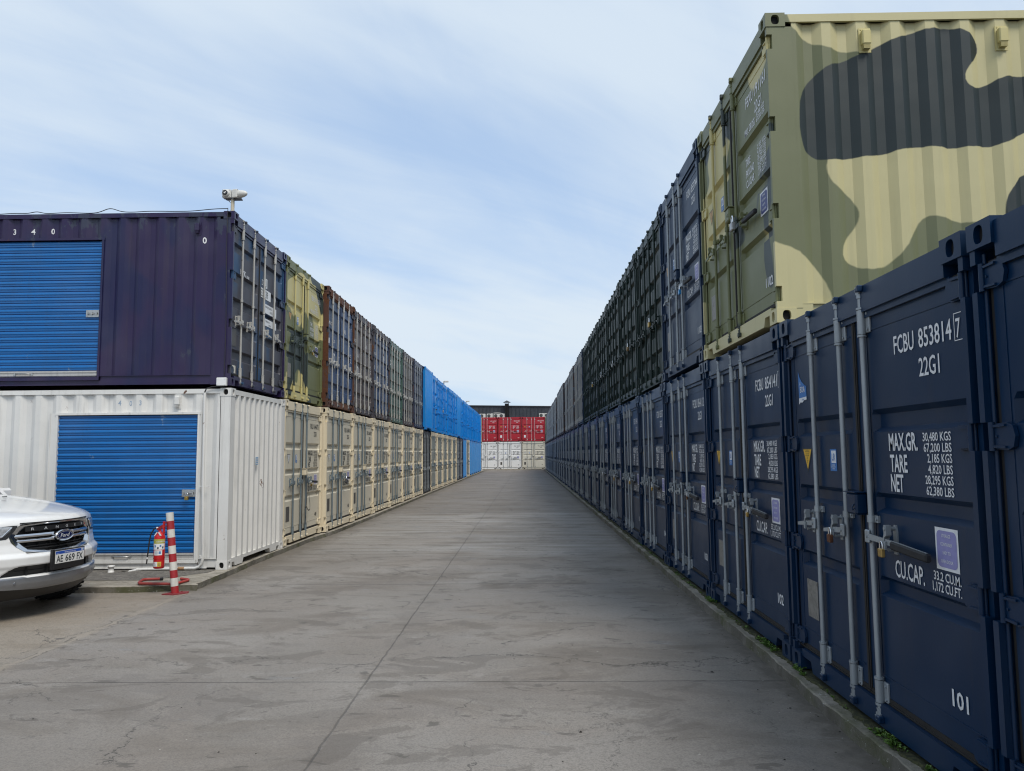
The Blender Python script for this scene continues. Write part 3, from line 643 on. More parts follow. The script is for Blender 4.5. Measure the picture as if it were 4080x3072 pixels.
# kerb edges with a broken, hand-cast line
def pad(name,inner,y0,y1,xf,zt,step,mat,seed,amp=.012):
    r_=random.Random(seed); mb=MB(); n=int((y1-y0)/step); vs=[]; sg=1 if inner>xf(y0) else -1
    w1=w2=0
    for i in range(n+1):
        y=y0+(y1-y0)*i/n; w1=w1*.8+r_.uniform(-1,1)*amp*.5; w2=w2*.75+r_.uniform(-1,1)*amp*.6; x=xf(y)
        vs+=[(x-sg*.008+w2*1.2,y,ZR-.02),(x+w2*.5+w1,y,zt-.007+w1*.4),(x+sg*.007+w1,y,zt+w2*.2),(x+sg*.14,y,zt+r_.uniform(-1,1)*.002),(inner,y,zt+.001)]
    k=5; mb.add(vs,[(i*k+j,i*k+j+1,(i+1)*k+j+1,(i+1)*k+j) for i in range(n) for j in range(k-1)])
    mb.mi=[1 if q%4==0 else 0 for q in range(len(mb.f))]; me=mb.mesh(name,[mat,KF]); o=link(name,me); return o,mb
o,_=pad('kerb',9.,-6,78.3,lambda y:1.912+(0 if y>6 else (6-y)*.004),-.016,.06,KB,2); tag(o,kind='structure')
def lx(y):
    P=[(9.6,-4.23),(9.8,-4.19),(10.8,-4.205),(12.5,-4.25),(15,-4.22),(16.5,-4.12),(20,-4.085),(90,-4.085)]
    for (a,b),(c,d) in zip(P,P[1:]):
        if y<=c: return b+(d-b)*(y-a)/(c-a)
    return P[-1][1]
o,_=pad('kerb_left',-12.,9.655,74.,lx,-.022,.07,KBL,5,.014); tag(o,kind='structure')
# the front edge of the left pad, running away from the lane
r_=random.Random(8); mb=MB(); vs=[]; w1=0; n=130
for i in range(n+1):
    x=-4.15-(13*i/n); w1=w1*.8+r_.uniform(-1,1)*.008; ey=9.50+.13*max(0,min(1,(x+4.95)/.6)); vs+=[(x,ey-.01+w1*1.6,ZR-.02),(x,ey+w1,-.030+w1*.3),(x,ey+.012+w1,-.024),(x,9.66,-.0225)]
mb.add(vs,[(i*4+j,(i+1)*4+j,(i+1)*4+j+1,i*4+j+1) for i in range(n) for j in range(3)]); mb.mi=[1 if q%3==0 else 0 for q in range(len(mb.f))]; tag(mb.build('kerb_front',[KBL,KF]),kind='structure')
# strip of rough paving along the white container
mt,t,b=newmat('rough_screed'); g=G(t); co=g.coord(False); q_=g.noise(co,9,5,.7,1.8,(1,2.6,1)); g.set(b.inputs['Base Color'],g.mix(g.step(q_,.42,.60),(.10,.092,.08,1),(.235,.215,.185,1))); b.inputs['Roughness'].default_value=.9; g.set(b.inputs['Normal'],g.bump(q_,.8,.03))
mb=MB(); mb.add([(-12,9.90,-.018),(-4.95,9.94,-.018),(-4.42,10.55,-.018),(-4.40,10.83,-.018),(-12,10.83,-.018)],[(0,1,2,3,4)]); tag(mb.build('paving',mt),kind='structure')
mb=MB(); mb.add([(-14,78.9,-.03),(9,78.9,-.03),(9,100,-.03),(-14,100,-.03),(-14,78.88,ZR-.02),(9,78.88,ZR-.02)],[(0,1,2,3),(4,5,1,0)]); tag(mb.build('kerb_end',KBL),kind='structure')
# ---------------------------------------------------------------- paints
NAVY=paint('navy_paint',(.0012,.0195,.058),.36,.0,.12,spec=.28); NAVYU=paint('navy_faded_paint',(.008,.027,.068),.45,.01,.22,spec=.28)
BEI=paint('beige_frame_paint',(.73,.64,.47),.42,.03,.12,wob=.12); BEID=paint('beige_door_paint',(.59,.545,.44),.45,.0,.10,wob=.12)
GRN=paint('dark_green_paint',(.005,.017,.014),.45,.0,.15,patch=(.010,.026,.021),spec=.3,wob=.1); GRND=paint('dark_green_dusty_paint',(.007,.021,.017),.5,.0,.10,patch=(.036,.050,.046),spec=.3,wob=.1)
CAMS=paint('camouflage_shapes',(.2,.2,.1),.5,.02,.10,camo=1,wob=.12); CAMD=paint('camouflage_doors',(.2,.2,.1),.5,.01,.15,camo=2,wob=.12)
WHT=paint('white_container_paint',(.70,.69,.66),.45,.14,.32,wob=.25)
PURPLE=paint('purple_blue_paint',(.024,.015,.060),.34,.02,.2,chip=(.040,.045,.075),patch=(.012,.014,.060),spec=.35); OLDB=paint('old_blue_brown_doors',(.050,.050,.066),.5,.07,.4,patch=(.010,.062,.15))
BRN=paint('brown_grey_doors',(.105,.085,.085),.5,.10,.55); RUSTF=paint('rusted_frame',(.050,.045,.055),.55,.42,.4); CMB=paint('faded_navy_doors',(.022,.058,.15),.45,.05,.3,patch=(.040,.066,.115))
TEAL=paint('green_grey_doors',(.06,.12,.10),.5,.12,.5,patch=(.09,.08,.07)); DKB=paint('dark_grey_brown_doors',(.045,.050,.065),.5,.15,.5); INDG=paint('indigo_doors',(.014,.026,.075),.45,.02,.3)
BBL=paint('bright_blue_paint',(.002,.235,.66),.38,.0,.08,wob=.15); BBL2=paint('sky_blue_paint',(.065,.29,.66),.42,.0,.10,wob=.12); CHAR=paint('charcoal_paint',(.022,.026,.034),.45,.05,.4)
REDC=paint('red_container_paint',(.40,.016,.028),.4,.0,.1,wob=.15); WH2=paint('clean_white_paint',(.78,.78,.77),.42,.0,.08,wob=.1); CRM=paint('cream_paint',(.64,.61,.52),.42,.0,.1,wob=.15)
GRY=paint('grey_blue_doors',(.10,.13,.17),.5,.10,.6,patch=(.09,.075,.07)); GRYB=paint('grey_brown_doors',(.12,.10,.09),.55,.25,.6,patch=(.07,.09,.12)); YGR=paint('olive_yellow_paint',(.24,.25,.10),.5,.0,.2,camo=2)
# ---------------------------------------------------------------- rows of containers
YR,SR,XR=5.928,2.522,2.003
ORD='first second third fourth fifth sixth seventh eighth ninth tenth eleventh twelfth thirteenth fourteenth fifteenth sixteenth seventeenth eighteenth nineteenth twentieth twenty-first twenty-second twenty-third twenty-fourth twenty-fifth twenty-sixth twenty-seventh twenty-eighth twenty-ninth thirtieth thirty-first'.split()
def right_at(k,z,dx=0,dy=0):    # k = seam index at the far edge ... container spans seam k+1 (far) to seam k (near)
    return (XR+dx,YR+(k+1)*SR-.030+dy,z)
def right_box(k,z,label,group,dx=0,dy=0,**kw): return container(right_at(k,z,dx,dy),-math.pi/2,label,group,**kw)
GRB,GRU,GLB,GLU,GEB,GEU='dark blue storage containers along the foot of the right row','containers stacked on top of the right row','containers along the foot of the left row','containers stacked on top of the left row','containers along the foot of the end wall','red containers on top of the end wall'
RB=[('FCBU 8537627','100'),('FCBU 8538147','101'),('FCBU 8541417','102'),('FCBU 8541120','103'),('FCBU 8537714','104'),('FCBU 8540268','105'),('FCBU 8539051','106'),('FCBU 8536283','107')]
jr=random.Random(3)
def boa():
    mb=MB(); y=.0475; P=[(.232,2.185),(.262,2.135),(.300,2.10),(.330,2.085),(.372,2.060),(.390,2.070),(.384,2.02),(.388,1.962),(.340,1.960),(.300,1.945),(.268,1.950),(.238,1.935)]
    mb.add([(a,y,b) for a,b in P],[tuple(range(len(P)))],0); mb.add([(a,y-.0012,b) for a,b in [(.240,1.980),(.386,1.985),(.388,1.962),(.340,1.960),(.300,1.945),(.268,1.950),(.238,1.935)]],[tuple(range(7))],1)
    text_geo(mb,[('BOA',.268,2.020,.046,.72,'LEFT'),('A',.262,2.075,.026,.8,'LEFT')],y-.0024,1,.008); text_geo(mb,[('Storage',.300,1.962,.013,.8,'LEFT')],y-.0026,0,.003); return mb
rowb={}
for k in range(-2,28):
    q=k+2
    num,un=RB[q] if q<len(RB) else ('FCBU 8537714',str(104))
    if k==-2: lab='dark blue container cut off at the right edge, beside the one numbered 101'
    elif q<8: lab='dark blue container numbered 101 with a torn blue sticker on its left door' if k==-1 else 'dark blue container numbered %s, foot of the right row, %s from the camera'%(un,ORD[q])
    else: lab='dark blue container seen edge-on, foot of the right row, %s from camera'%ORD[q]
    if k==27: lab='farthest dark blue container, foot of the right row, beside the tall cream one'
    rowb[k]=right_box(k,0,lab,GRB,dx=jr.uniform(-.006,.006) if k>1 else 0,body=NAVY,bars=GALV,text=num,unit=un,extra={'key':'torn','mats':[LBLUE,WHITE],0:boa} if k==-1 else None)
ZU=2.611
u_=dict(body=CAMD,camo=True,bars=CAMD,text='FBXU 191161',textkind='camo',unit='1102',triw=ORNG)
rowu={}
rowu[0]=right_box(0,ZU,'camouflage container atop the right row, its large corrugated side facing the camera',GRU,dx=.012,dy=.03,**u_)
rowu[1]=right_box(1,ZU,'dark blue upper container with a blue padlock, between camouflage and dark green ones',GRU,body=NAVYU,bars=GALV,text='FCBU 8537440',unit='1103',triw=ORNG)
greens=('with a brass padlock','with a corroded brown padlock','with two small steel padlocks','with a silver padlock','with a pale brass padlock','without a padlock')
for k in range(2,8): rowu[k]=right_box(k,ZU,'dark green container %s, upper right row, %s from the camera'%(greens[k-2],ORD[k]),GRU,dx=jr.uniform(-.02,.02),body=GRN,door=GRND,bars=GRN,style='old',text='GRN 11%02d'%(k+2) if False else None)
RB1=paint('rusty_navy_frame',(.03,.03,.04),.55,.5,.5)
kinds=[(NAVYU,NAVYU,GALVOLD,'faded blue container just past the green ones'),(RUSTF,GRYB,GALVOLD,'weathered grey-brown container with rusty posts'),(RUSTF,GRY,GALVOLD,'weathered grey-blue container with rusty sill'),(RUSTF,GRY,GALVOLD,'blue-grey container with dark posts'),(RUSTF,GRYB,GALVOLD,'tan-doored container with a heavily rusted post')]
for k in range(8,28):
    fr,bd,br,ds=kinds[0] if k==8 else kinds[1+(k*7)%4]
    if k==27: fr=bd=YGR; ds='olive and yellow container beside the red ones'
    rowu[k]=right_box(k,ZU,'%s, upper right row, %s from the camera'%(ds.rstrip(','),ORD[k]),GRU,dx=jr.uniform(-.045,.045),body=fr,door=bd,bars=br if k!=27 else YGR,style='old')
# left row: local x runs away from the camera
YL,SL=10.805,2.497
def left_box(k,z,label,group,dx=0,**kw):
    X=-4.249 if k<1 else (-4.245 if k<2 else -4.160)
    return container((X+dx,YL+k*SL+.010,z),math.pi/2,label,group,**kw)
rowl={}; beig=[('FXLU 1646753','404'),('FXLU 1604110','405'),('FXLU 1603197','406'),('FXLU 1602208','407'),('FXLU 1603362','408'),('FXLU 1602455','409'),('FXLU 1603118','410')]
rowl[0]=left_box(0,-.02,'white container with a blue roller door, foot of the left row nearest the camera',GLB,body=WHT,blank=True,opening=None)
MTW=rowl[0]
for k in range(1,8):
    num,un=beig[k-1]
    rowl[k]=left_box(k,0,'beige container numbered %s%s, lower left row, %s beyond the white one'%(un,' with a black strap' if k==1 else '',ORD[k-1]),GLB,body=BEI,door=BEID,bars=GALVL,keep=BEI,text=num,unit=un,tmat=INK,plate=PLATED,triw=WHITE)
rowl[8]=left_box(8,0,'charcoal container with pale bars, lower left row between two runs of beige ones',GLB,body=CHAR,bars=GALV,style='old')
for k in range(9,14): rowl[k]=left_box(k,0,'beige container in the lower left row, %s past the charcoal one'%ORD[k-9],GLB,dx=jr.uniform(-.01,.02),body=BEI,door=BEID,bars=GALVL,keep=BEI,text=beig[k-8][0],unit=beig[k-8][1],tmat=INK,plate=PLATED,triw=WHITE)
rowl[14]=left_box(14,0,'dark grey container, foot of the left row, just past the last beige run',GLB,body=CHAR,door=GRY,bars=GALV,text='FXLU 1603118',tmat=WHITE)
rowl[15]=left_box(15,0,'navy container at the foot of the left row, before the sky blue end panel',GLB,body=INDG,bars=GALV)
rowl[16]=left_box(16,0,'nearest sky blue container with a blank end, foot of the left row',GLB,dx=.03,body=BBL2,blank=True)
rowl[17]=left_box(17,0,'beige container squeezed between sky blue ones at the foot of the left row',GLB,dx=.06,body=BEI,door=BEID,bars=GALVL,keep=BEI,tmat=INK)
for k in range(18,24): rowl[k]=left_box(k,0,'sky blue container with blank end, lower left row, %s past the lone beige one'%ORD[k-18],GLB,dx=jr.uniform(0,.03),body=BBL2,blank=True)
rowl[24]=left_box(24,0,'white container last at the foot of the left row, next to the end wall',GLB,body=WH2,bars=GALV,keep=WH2,text='FXLU 1603118',tmat=INK)
def st_nyk(sd):
    def f():
        mb=MB(); y=.046
        if sd==0:
            text_geo(mb,[('NYK',.40,1.735,.085,.95,'LEFT'),('LINE',.66,1.730,.045,.9,'LEFT'),('NIPPON YUSEN KAISHA',.40,1.712,.012,.8,'LEFT')],y,0,.020)
            quad(mb,.12,.26,.885,.965,y,0); quad(mb,.12,.30,.60,.86,y-.001,1); quad(mb,.17,.30,.20,.315,y,2)
            text_geo(mb,[('EMR 91',.14,.91,.03,.6,'LEFT')],y-.0015,3,.003)
        else:
            quad(mb,1.46,1.60,1.765,1.925,y,0); quad(mb,1.30,1.78,1.575,1.735,y,0)
            text_geo(mb,[('DR',1.335,1.78,.10,.6,'LEFT')],y-.0012,0,.006); text_geo(mb,[('U',1.48,1.775,.14,.75,'LEFT'),('330 39',1.31,1.595,.125,.72,'LEFT')],y-.0014,3,.006); text_geo(mb,[('9',1.99,1.60,.10,.7,'LEFT')],y-.0012,0,.006)
            quad(mb,1.52,2.08,1.345,1.500,y,0); quad(mb,1.52,2.08,1.135,1.255,y,0); quad(mb,1.91,2.0,.18,.235,y,0)
            text_geo(mb,[('MAX GROSS 30,480 KGS',1.54,1.44,.034,.6,'LEFT'),('67,200 LBS',1.75,1.38,.034,.6,'LEFT'),('TARE 2,280 KGS',1.54,1.20,.03,.7,'LEFT'),('5,030 LBS',1.70,1.15,.03,.7,'LEFT')],y-.0014,3,.004)
        return mb
    return f
def st_cma(sd,n1,n2,col=0):
    def f():
        mb=MB(); y=.046
        if sd==0:
            text_geo(mb,[('CMA CGM',.13,1.800,.075,.85,'LEFT'),('D',.62,1.02,.20,.7,'LEFT')],y,0,.020); quad(mb,.11,.30,.72,1.02,y,1); quad(mb,.14,.26,1.38,1.50,y,0)
            text_geo(mb,[('22G1',.60,1.45,.07,.7,'LEFT')],y,0,.006)
        else:
            text_geo(mb,[(n1,1.45,1.80,.10,.7,'LEFT'),(n2,1.95,1.72,.10,.7,'LEFT'),('22G1',1.98,1.56,.09,.6,'LEFT')],y,0,.010); quad(mb,2.08,2.18,.17,.30,y,0)
            for i in range(4): text_geo(mb,[('30,480 KGS',2.30,1.36-i*.055,.036,.62,'RIGHT'),('5,030 LBS',2.30,.98-i*.055,.036,.62,'RIGHT')],y,0,.004)
        return mb
    return f
rowt={}
rowt[0]=left_box(0,ZU,'purple-blue container with a blue roller door, on top of the white container',GLU,dx=-.02,body=PURPLE,door=OLDB,frame=PURPLE,bars=GALVOLD,keep=OLDB,style='old',extra={'key':'n','mats':[WHITE,PLATED,CRM,INK],0:st_nyk(0),1:st_nyk(1)})
rowt[1]=left_box(1,ZU,'camouflage container on top of the left row, between the purple-blue and rust-posted ones',GLU,dx=-.02,body=CAMD,bars=CAMD,text='FBXU 191163 4',textkind='camo',triw=ORNG)
RUSTR=paint('red_rust_frame',(.085,.034,.022),.65,.6,.5)
rowt[2]=left_box(2,ZU,'faded navy container with rusted posts, upper left row beside the camouflage one',GLU,body=RUSTF,door=CMB,frame=RUSTR,bars=GALVOLD,keep=RUSTF,style='old',extra={'key':'c1','mats':[WHITE,GRYB],0:st_cma(0,'CMAU','147'),1:st_cma(1,'CMAU','147 6')})
rowt[3]=left_box(3,ZU,'brown-grey doored container with rusty posts, on top of the left row',GLU,dx=-.03,body=RUSTF,door=BRN,bars=GALVOLD,keep=RUSTF,style='old',extra={'key':'c2','mats':[WHITE,PLATE],0:st_cma(0,'CMAU','322'),1:st_cma(1,'CMAU','322 4')})
rowt[4]=left_box(4,ZU,'dull navy container with worn white bars, upper left row after the brown-grey one',GLU,dx=-.02,body=RUSTF,door=CMB,bars=GALVOLD,keep=RUSTF,style='old',extra={'key':'c3','mats':[WHITE,GRYB],0:st_cma(0,'CMAU','280'),1:st_cma(1,'CMAU','280 7')})
rowt[5]=left_box(5,ZU,'green-grey container with worn doors, on top of the left row',GLU,dx=-.03,body=TEAL,bars=GALVOLD,style='old',extra={'key':'k5','mats':[WHITE],0:lambda:(lambda m_:(text_geo(m_,[('CAI',.2,1.80,.16,.9,'LEFT')],.046,0,.02),m_)[1])(MB())})
rowt[6]=left_box(6,ZU,'dark grey container, upper left row, between green-grey and indigo ones',GLU,dx=-.02,body=RUSTF,door=DKB,bars=GALVOLD,style='old')
rowt[7]=left_box(7,ZU,'indigo container with thin pale bars, upper left row before the bright blue ones',GLU,body=INDG,bars=GALV,style='old',extra={'key':'i7','mats':[WHITE],1:st_cma(1,'TEMU','120 5')})
for k in range(8,24):
    bl=k in (8,14)
    rowt[k]=left_box(k,ZU,('bright blue container with ribbed blank end, %s in the upper left row'%('nearest bright blue one' if k==8 else 'farther of two such')) if bl else 'bright blue container with blue painted bars, upper left row, %s from the camera'%ORD[k],GLU,dx=.09 if k==8 else (.05 if k==14 else jr.uniform(-.01,.04)),body=BBL,bars=BBL,style='new' if k%2 else 'old',blank=bl,stickers=False)
rowt[24]=left_box(24,ZU,'dark brown container ending the upper left row, next to the red ones',GLU,body=RUSTF,door=BRN,bars=GALVOLD,style='old')
# end wall: doors look down the lane
XE,YE=2.122,80.15
for k,(col,lab,tx) in enumerate([(CRM,'tall cream container in the end wall, under the rightmost red one','FXLU 7303957'),(WH2,'tall white container in the end wall, beside the cream one','FXMU 7308390'),(WH2,'tall white container in the end wall, partly behind the left row','FXMU 7308425')]):
    container((XE-(k+1)*SR+.022,YE,-.02),0,lab,GEB,body=col,bars=GALV,keep=col,h=2.896,text=tx,unit=str(329-k),tmat=INK,code='25G1',plate=PLATED,triw=WHITE)
for k,(lab,tx) in enumerate([('red container at the right of the end wall, on the cream one','FXMU 3214639'),('red container in the middle of the end wall, between two other red ones','FXMU 3213873'),('red container at the left of the end wall, half hidden by the left row','FXMU 3214720')]):
    container((XE-(k+1)*SR+.022,YE,2.890),0,lab,GEU,body=REDC,bars=paint('pale_pink_steel',(.62,.50,.50),.5,.0,.2),keep=REDC,text=tx,unit=str(1329-k),plate=WHITE)
# ---------------------------------------------------------------- roller doors, vents and fittings on the two near containers
SLAT=paint('blue_roller_paint',(.007,.135,.40),.36,.0,.12,wob=.3,chip=(.16,.26,.42)); ALU=paint('dull_aluminium',(.50,.49,.47),.45,.02,.4,.3)
def XF(white): return Matrix.Translation((W,D,0))@Matrix.Rotation(math.pi,4,'Z') if white else Matrix.Identity(4)
def part(name,mb,mats,parent,M=None):
    if M is not None: mb.xf(M)
    return mb.build(name,mats,parent)
def roller(parent,white,s0,s1,z0,z1,trim,phandle):
    M=XF(white); mb=MB(); p=.0838; xo=.034; pr=[]; z=z0+.085
    prof=((0,0),(.03,.018),(.15,.018),(.19,0),(.50,-.002),(.58,-.012),(.78,-.012),(.88,-.002))
    while z<z1: pr+=[(z+f_*p,xo+d) for f_,d in prof]; z+=p
    pr=[(min(a,z1),b) for a,b in pr]; n=len(pr); vs=[]
    for a,b in pr: vs+=[(b,s0,a),(b,s1,a)]
    mb.add(vs,[(2*i,2*i+1,2*i+3,2*i+2) for i in range(n-1)])
    d=part('roller_door',mb,SLAT,parent,M)
    mb=MB(); mb.box(.012,.040,s0+.012,s1-.012,z0+.002,z0+.084); mb.box(.002,.012,s0+.012,s1-.012,z0+.060,z0+.068); part('bottom_bar',mb,ALU,d,M)
    mb=MB(); c=phandle; mb.tube([(.012,c-.11,z0+.040),(-.022,c-.095,z0+.040),(-.022,c+.095,z0+.040),(.012,c+.11,z0+.040)],.008,8)
    for q in (-.125,.125): mb.cyl((.011,c+q,z0+.04),(.0045,c+q,z0+.04),.020,10)
    part('door_handle',mb,STEEL,d,M)
    mb=MB(); zc=z0+.93; b=s0+.015; mb.box(.014,.020,b,b+.19,zc-.052,zc+.052)
    mb.cyl((.004,b+.02,zc),(.004,b+.15,zc),.009,8); 
    for q in (.03,.10,.165): mb.box(-.006,.014,b+q-.010,b+q+.010,zc-.020,zc+.020)
    for q in (.012,.178):
        for e_ in (-.042,.042): mb.cyl((.014,b+q,zc+e_),(.010,b+q,zc+e_),.007,6)
    part('slide_bolt',mb,STEEL,d,M)
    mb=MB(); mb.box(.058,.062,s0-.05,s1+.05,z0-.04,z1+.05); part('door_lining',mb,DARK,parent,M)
    mb=MB(); t=.030; xi=.056
    mb.box(-.004,xi,s0-t,s0,z0-.055,z1+.012); mb.box(-.004,xi,s1,s1+t,z0-.055,z1+.012); mb.box(-.006,xi,s0-t-.01,s1+t+.01,z1+.012,z1+.046)
    mb.box(.006,.012,s1+t,s1+.125,z0-.055,z1+.040) if white else None
    if white: mb.box(.006,.012,s0-.060,s0-t,z0-.055,z1+.030); mb.box(-.002,.012,s1+.108,s1+.125,z0-.055,z1+.040)
    mb.box(-.001,xi,s0-t,s1+t,z0-.055,z0-.006)
    part('door_frame',mb,trim,parent,M); return d
for o in list(MTW.children):        # the pressed wall facing the yard gets its cut-out
    if o.name.split('.')[0]=='side_wall' and o.data is MESH[('side_wall|b2.59',WHT.name)]:
        o.data=side_mb(1,H,(D-2.525,D-.474,.155,2.215),.30).mesh('side_wall',WHT)
rd=roller(MTW,True,.478,2.520,.150,2.200,WHT,1.52)
NY=rowt[0]
for o in list(NY.children):
    if o.name.split('.')[0]=='side_wall' and o.data is MESH[('side_wall|a2.59',PURPLE.name)]:
        o.data=side_mb(-1,H,(1.955,4.02,.155,2.185),.293).mesh('side_wall',PURPLE)
roller(NY,False,1.960,4.015,.145,2.165,PURPLE,3.05)
def vent(parent,white,s,z0,z1,mat):
    mb=MB(); mb.box(.004,.012,s-.048,s+.048,z0,z1); mb.bbox(-.040,.004,s-.036,s+.036,z0+.055,z1-.030,.008)
    for i in range(5): mb.box(-.034,.004,s-.028,s+.028,z0+.020+i*.008,z0+.024+i*.008)
    for q in (-.03,.03): mb.cyl((.004,s+q,z1-.012),(.000,s+q,z1-.012),.006,6)
    part('air_vent',mb,mat,parent,XF(white))
SAND=paint('sand_vent_paint',(.56,.49,.215),.5,.0,.1)
vent(rowu[0],True,D-.81,2.235,2.445,SAND); vent(rowu[0],True,D-1.92,2.235,2.445,SAND)
vent(MTW,True,.780,2.295,2.500,WHT); vent(NY,False,.545,2.235,2.425,PURPLE)
def side_number(parent,white,items,mat):
    mb=MB(); text_geo(mb,items,0,0,.020); st=0
    # letters built in the XZ plane: u runs away from the lane corner towards the left of the picture
    if white: M=Matrix.Translation((W-.006+.0,D,0))@Matrix(((0,1,0,0),(1,0,0,0),(0,0,1,0),(0,0,0,1)))
    else: M=Matrix(((0,1,0,0),(-1,0,0,0),(0,0,1,0),(0,0,0,1)))
    if white: M=Matrix.Translation((W-.0125,D,0))@Matrix(((0,1,0,0),(1,0,0,0),(0,0,1,0),(0,0,0,1)))
    else: M=Matrix.Translation((.0125,0,0))@Matrix(((0,1,0,0),(-1,0,0,0),(0,0,1,0),(0,0,0,1)))
    for i,(a,b,c) in enumerate(mb.v):
        yy_=-a; best=0.
        pr=wave(.215,1.955,.293,.038,0.) if (not white and yy_<1.955) else (wave(1.955,4.02,.293,.038,0.) if not white else [(D-q,d) for q,d in wave(D-2.525,D-.474,.30,.038,0.)][::-1])
        for (u0,d0),(u1,d1) in zip(pr,pr[1:]):
            if u0<=yy_<=u1: best=d0+(d1-d0)*(yy_-u0)/max(u1-u0,1e-6); break
        mb.v[i]=(a,(best if not white else -best)+0.,c)
    part('painted_number',mb,mat,parent,M)
FADE=plain('faded_blue_stencil',(.30,.38,.48),.6)
# u is negative because the writing reads towards the lane
side_number(MTW,True,[('4',-1.655,2.350,.072,.9,'LEFT'),('0',-1.510,2.345,.075,.8,'LEFT'),('3',-1.345,2.350,.072,.8,'LEFT')],FADE)
side_number(NY,False,[('3',-3.330,2.285,.085,.8,'LEFT'),('4',-3.055,2.285,.085,.9,'LEFT'),('0',-2.755,2.285,.085,.8,'LEFT')],WHITE)
side_number(NY,False,[('0',-.47,2.110,.095,.8,'LEFT')],WHITE)
mb=MB(); mb.bbox(-.055,.003,.040,.185,-.014,.105,.008); 
for a in (.055,.170):
    for z in (.005,.088): mb.cyl((-.060,a,z),(-.054,a,z),.006,6)
jb=part('junction_box',mb,WH2,None); jb.matrix_world=NY.matrix_basis.copy() if False else Matrix.Translation(NY.location)@Matrix.Rotation(math.pi/2,4,'Z')
tag(jb,'small white plastic box on the bottom corner of the purple-blue container','junction box')
def solo(name,mb,mats,label,cat,group=None,loc=None):
    o=mb.build(name,mats); tag(o,label,cat,group)
    if loc: o.location=loc
    return o
mb=MB(); X_=-4.243; mb.add([(X_,11.845,1.445),(X_,11.965,1.445),(X_,11.965,1.565),(X_,11.845,1.565)],[(0,1,2,3)],0)
for i in range(3): mb.add([(X_+.002,11.86,1.46+i*.034),(X_+.002,11.95,1.46+i*.034),(X_+.002,11.95,1.475+i*.034),(X_+.002,11.86,1.475+i*.034)],[(0,1,2,3)],1)
sk_=mb.build('sticker',[plain('faded_sky_vinyl',(.25,.42,.60),.5),WHITE]); sk_.parent=MTW; bpy.context.view_layer.update(); sk_.matrix_parent_inverse=MTW.matrix_world.inverted()
# cables: one along the roof edge to the camera, one hanging down the corner post
cx_,cy_=-4.269,10.815; zt=ZU+H
pts=[]
for i in range(160):
    t=i/159; x=cx_-.12-5.6*(1-t)**1; pts.append((x,cy_+.03,zt+.008+.006*math.sin(t*47)+(.055*math.exp(-((x+6.15)/.13)**2))+(.03*math.exp(-((x+7.25)/.10)**2))+(.015*math.exp(-((x+5.6)/.2)**2)) +.035*max(0,t-.85)/.15))
mb=MB(); mb.tube(pts,.006,6); solo('cable',mb,BLACK,'thin dark cable lying along the top edge of the purple-blue container','cable')
mb=MB(); mb.tube([(cx_-.09+.010*math.sin(z*2.1),cy_-.012,ZU+z) for z in [2.63-i*.09 for i in range(29)]]+[(cx_-.11,cy_-.02,ZU+.10)],.005,6); solo('cable',mb,plain('grey_cable',(.03,.028,.035),.6),'thin dark cable hanging down the corner post of the purple-blue container','cable')
# white conduit down the white container and out to the pavement
yp=10.76
mb=MB(); mb.tube([(-4.62,yp+.02,2.50),(-4.60,yp,1.2),(-4.575,yp,.20),(-4.575,yp,.14),(-4.59,yp,.075),(-4.625,yp,.030),(-4.68,yp,.012),(-5.0,yp-.005,.008),(-5.42,yp-.01,.002),(-5.50,yp-.02,-.006),(-5.58,yp-.05,-.022),(-5.63,yp-.08,-.06),(-5.645,yp-.09,-.10)],.019,12)
mb.tube([(-4.6,yp,.19),(-4.6,yp,.15)],.024,12); mb.cyl((-5.47,yp-.01,.001),(-5.50,yp-.02,-.003),.024,12); mb.cyl((-5.65,yp-.09,-.018),(-5.65,yp-.09,-.06),.036,14)
mb.box(-4.66,-4.53,yp+.012,yp+.03,1.150,1.166)
cp=solo('conduit_pipe',mb,WHT,'white conduit pipe running down the white container and along the pavement','pipe')
mb=MB(); mb.cyl((-4.83,yp-.003,.010),(-4.92,yp-.003,.010),.0235,12); mb.build('coupling',paint('rusty_coupling',(.35,.20,.10),.6,.55,.3),cp)
mb=MB(); mb.lathe([(.042,0),(.042,.012),(.036,.014),(.036,.070),(.046,.072),(.046,.095),(.036,.095),(.034,.060)],(-5.80,10.62,-.02),n=16); solo('pipe_stub',mb,WHT,'short white pipe stub standing on the pavement left of the conduit','pipe')
mb=MB(); mb.tube([(-4.62,yp+.01,2.50),(-4.60,yp+.02,2.56),(-4.52,yp+.03,2.585),(-4.36,yp+.02,2.592),(-4.32,10.79,2.605)],.010,8); solo('cable',mb,BLACK,'short black cable bending from the conduit top to the junction box','cable')
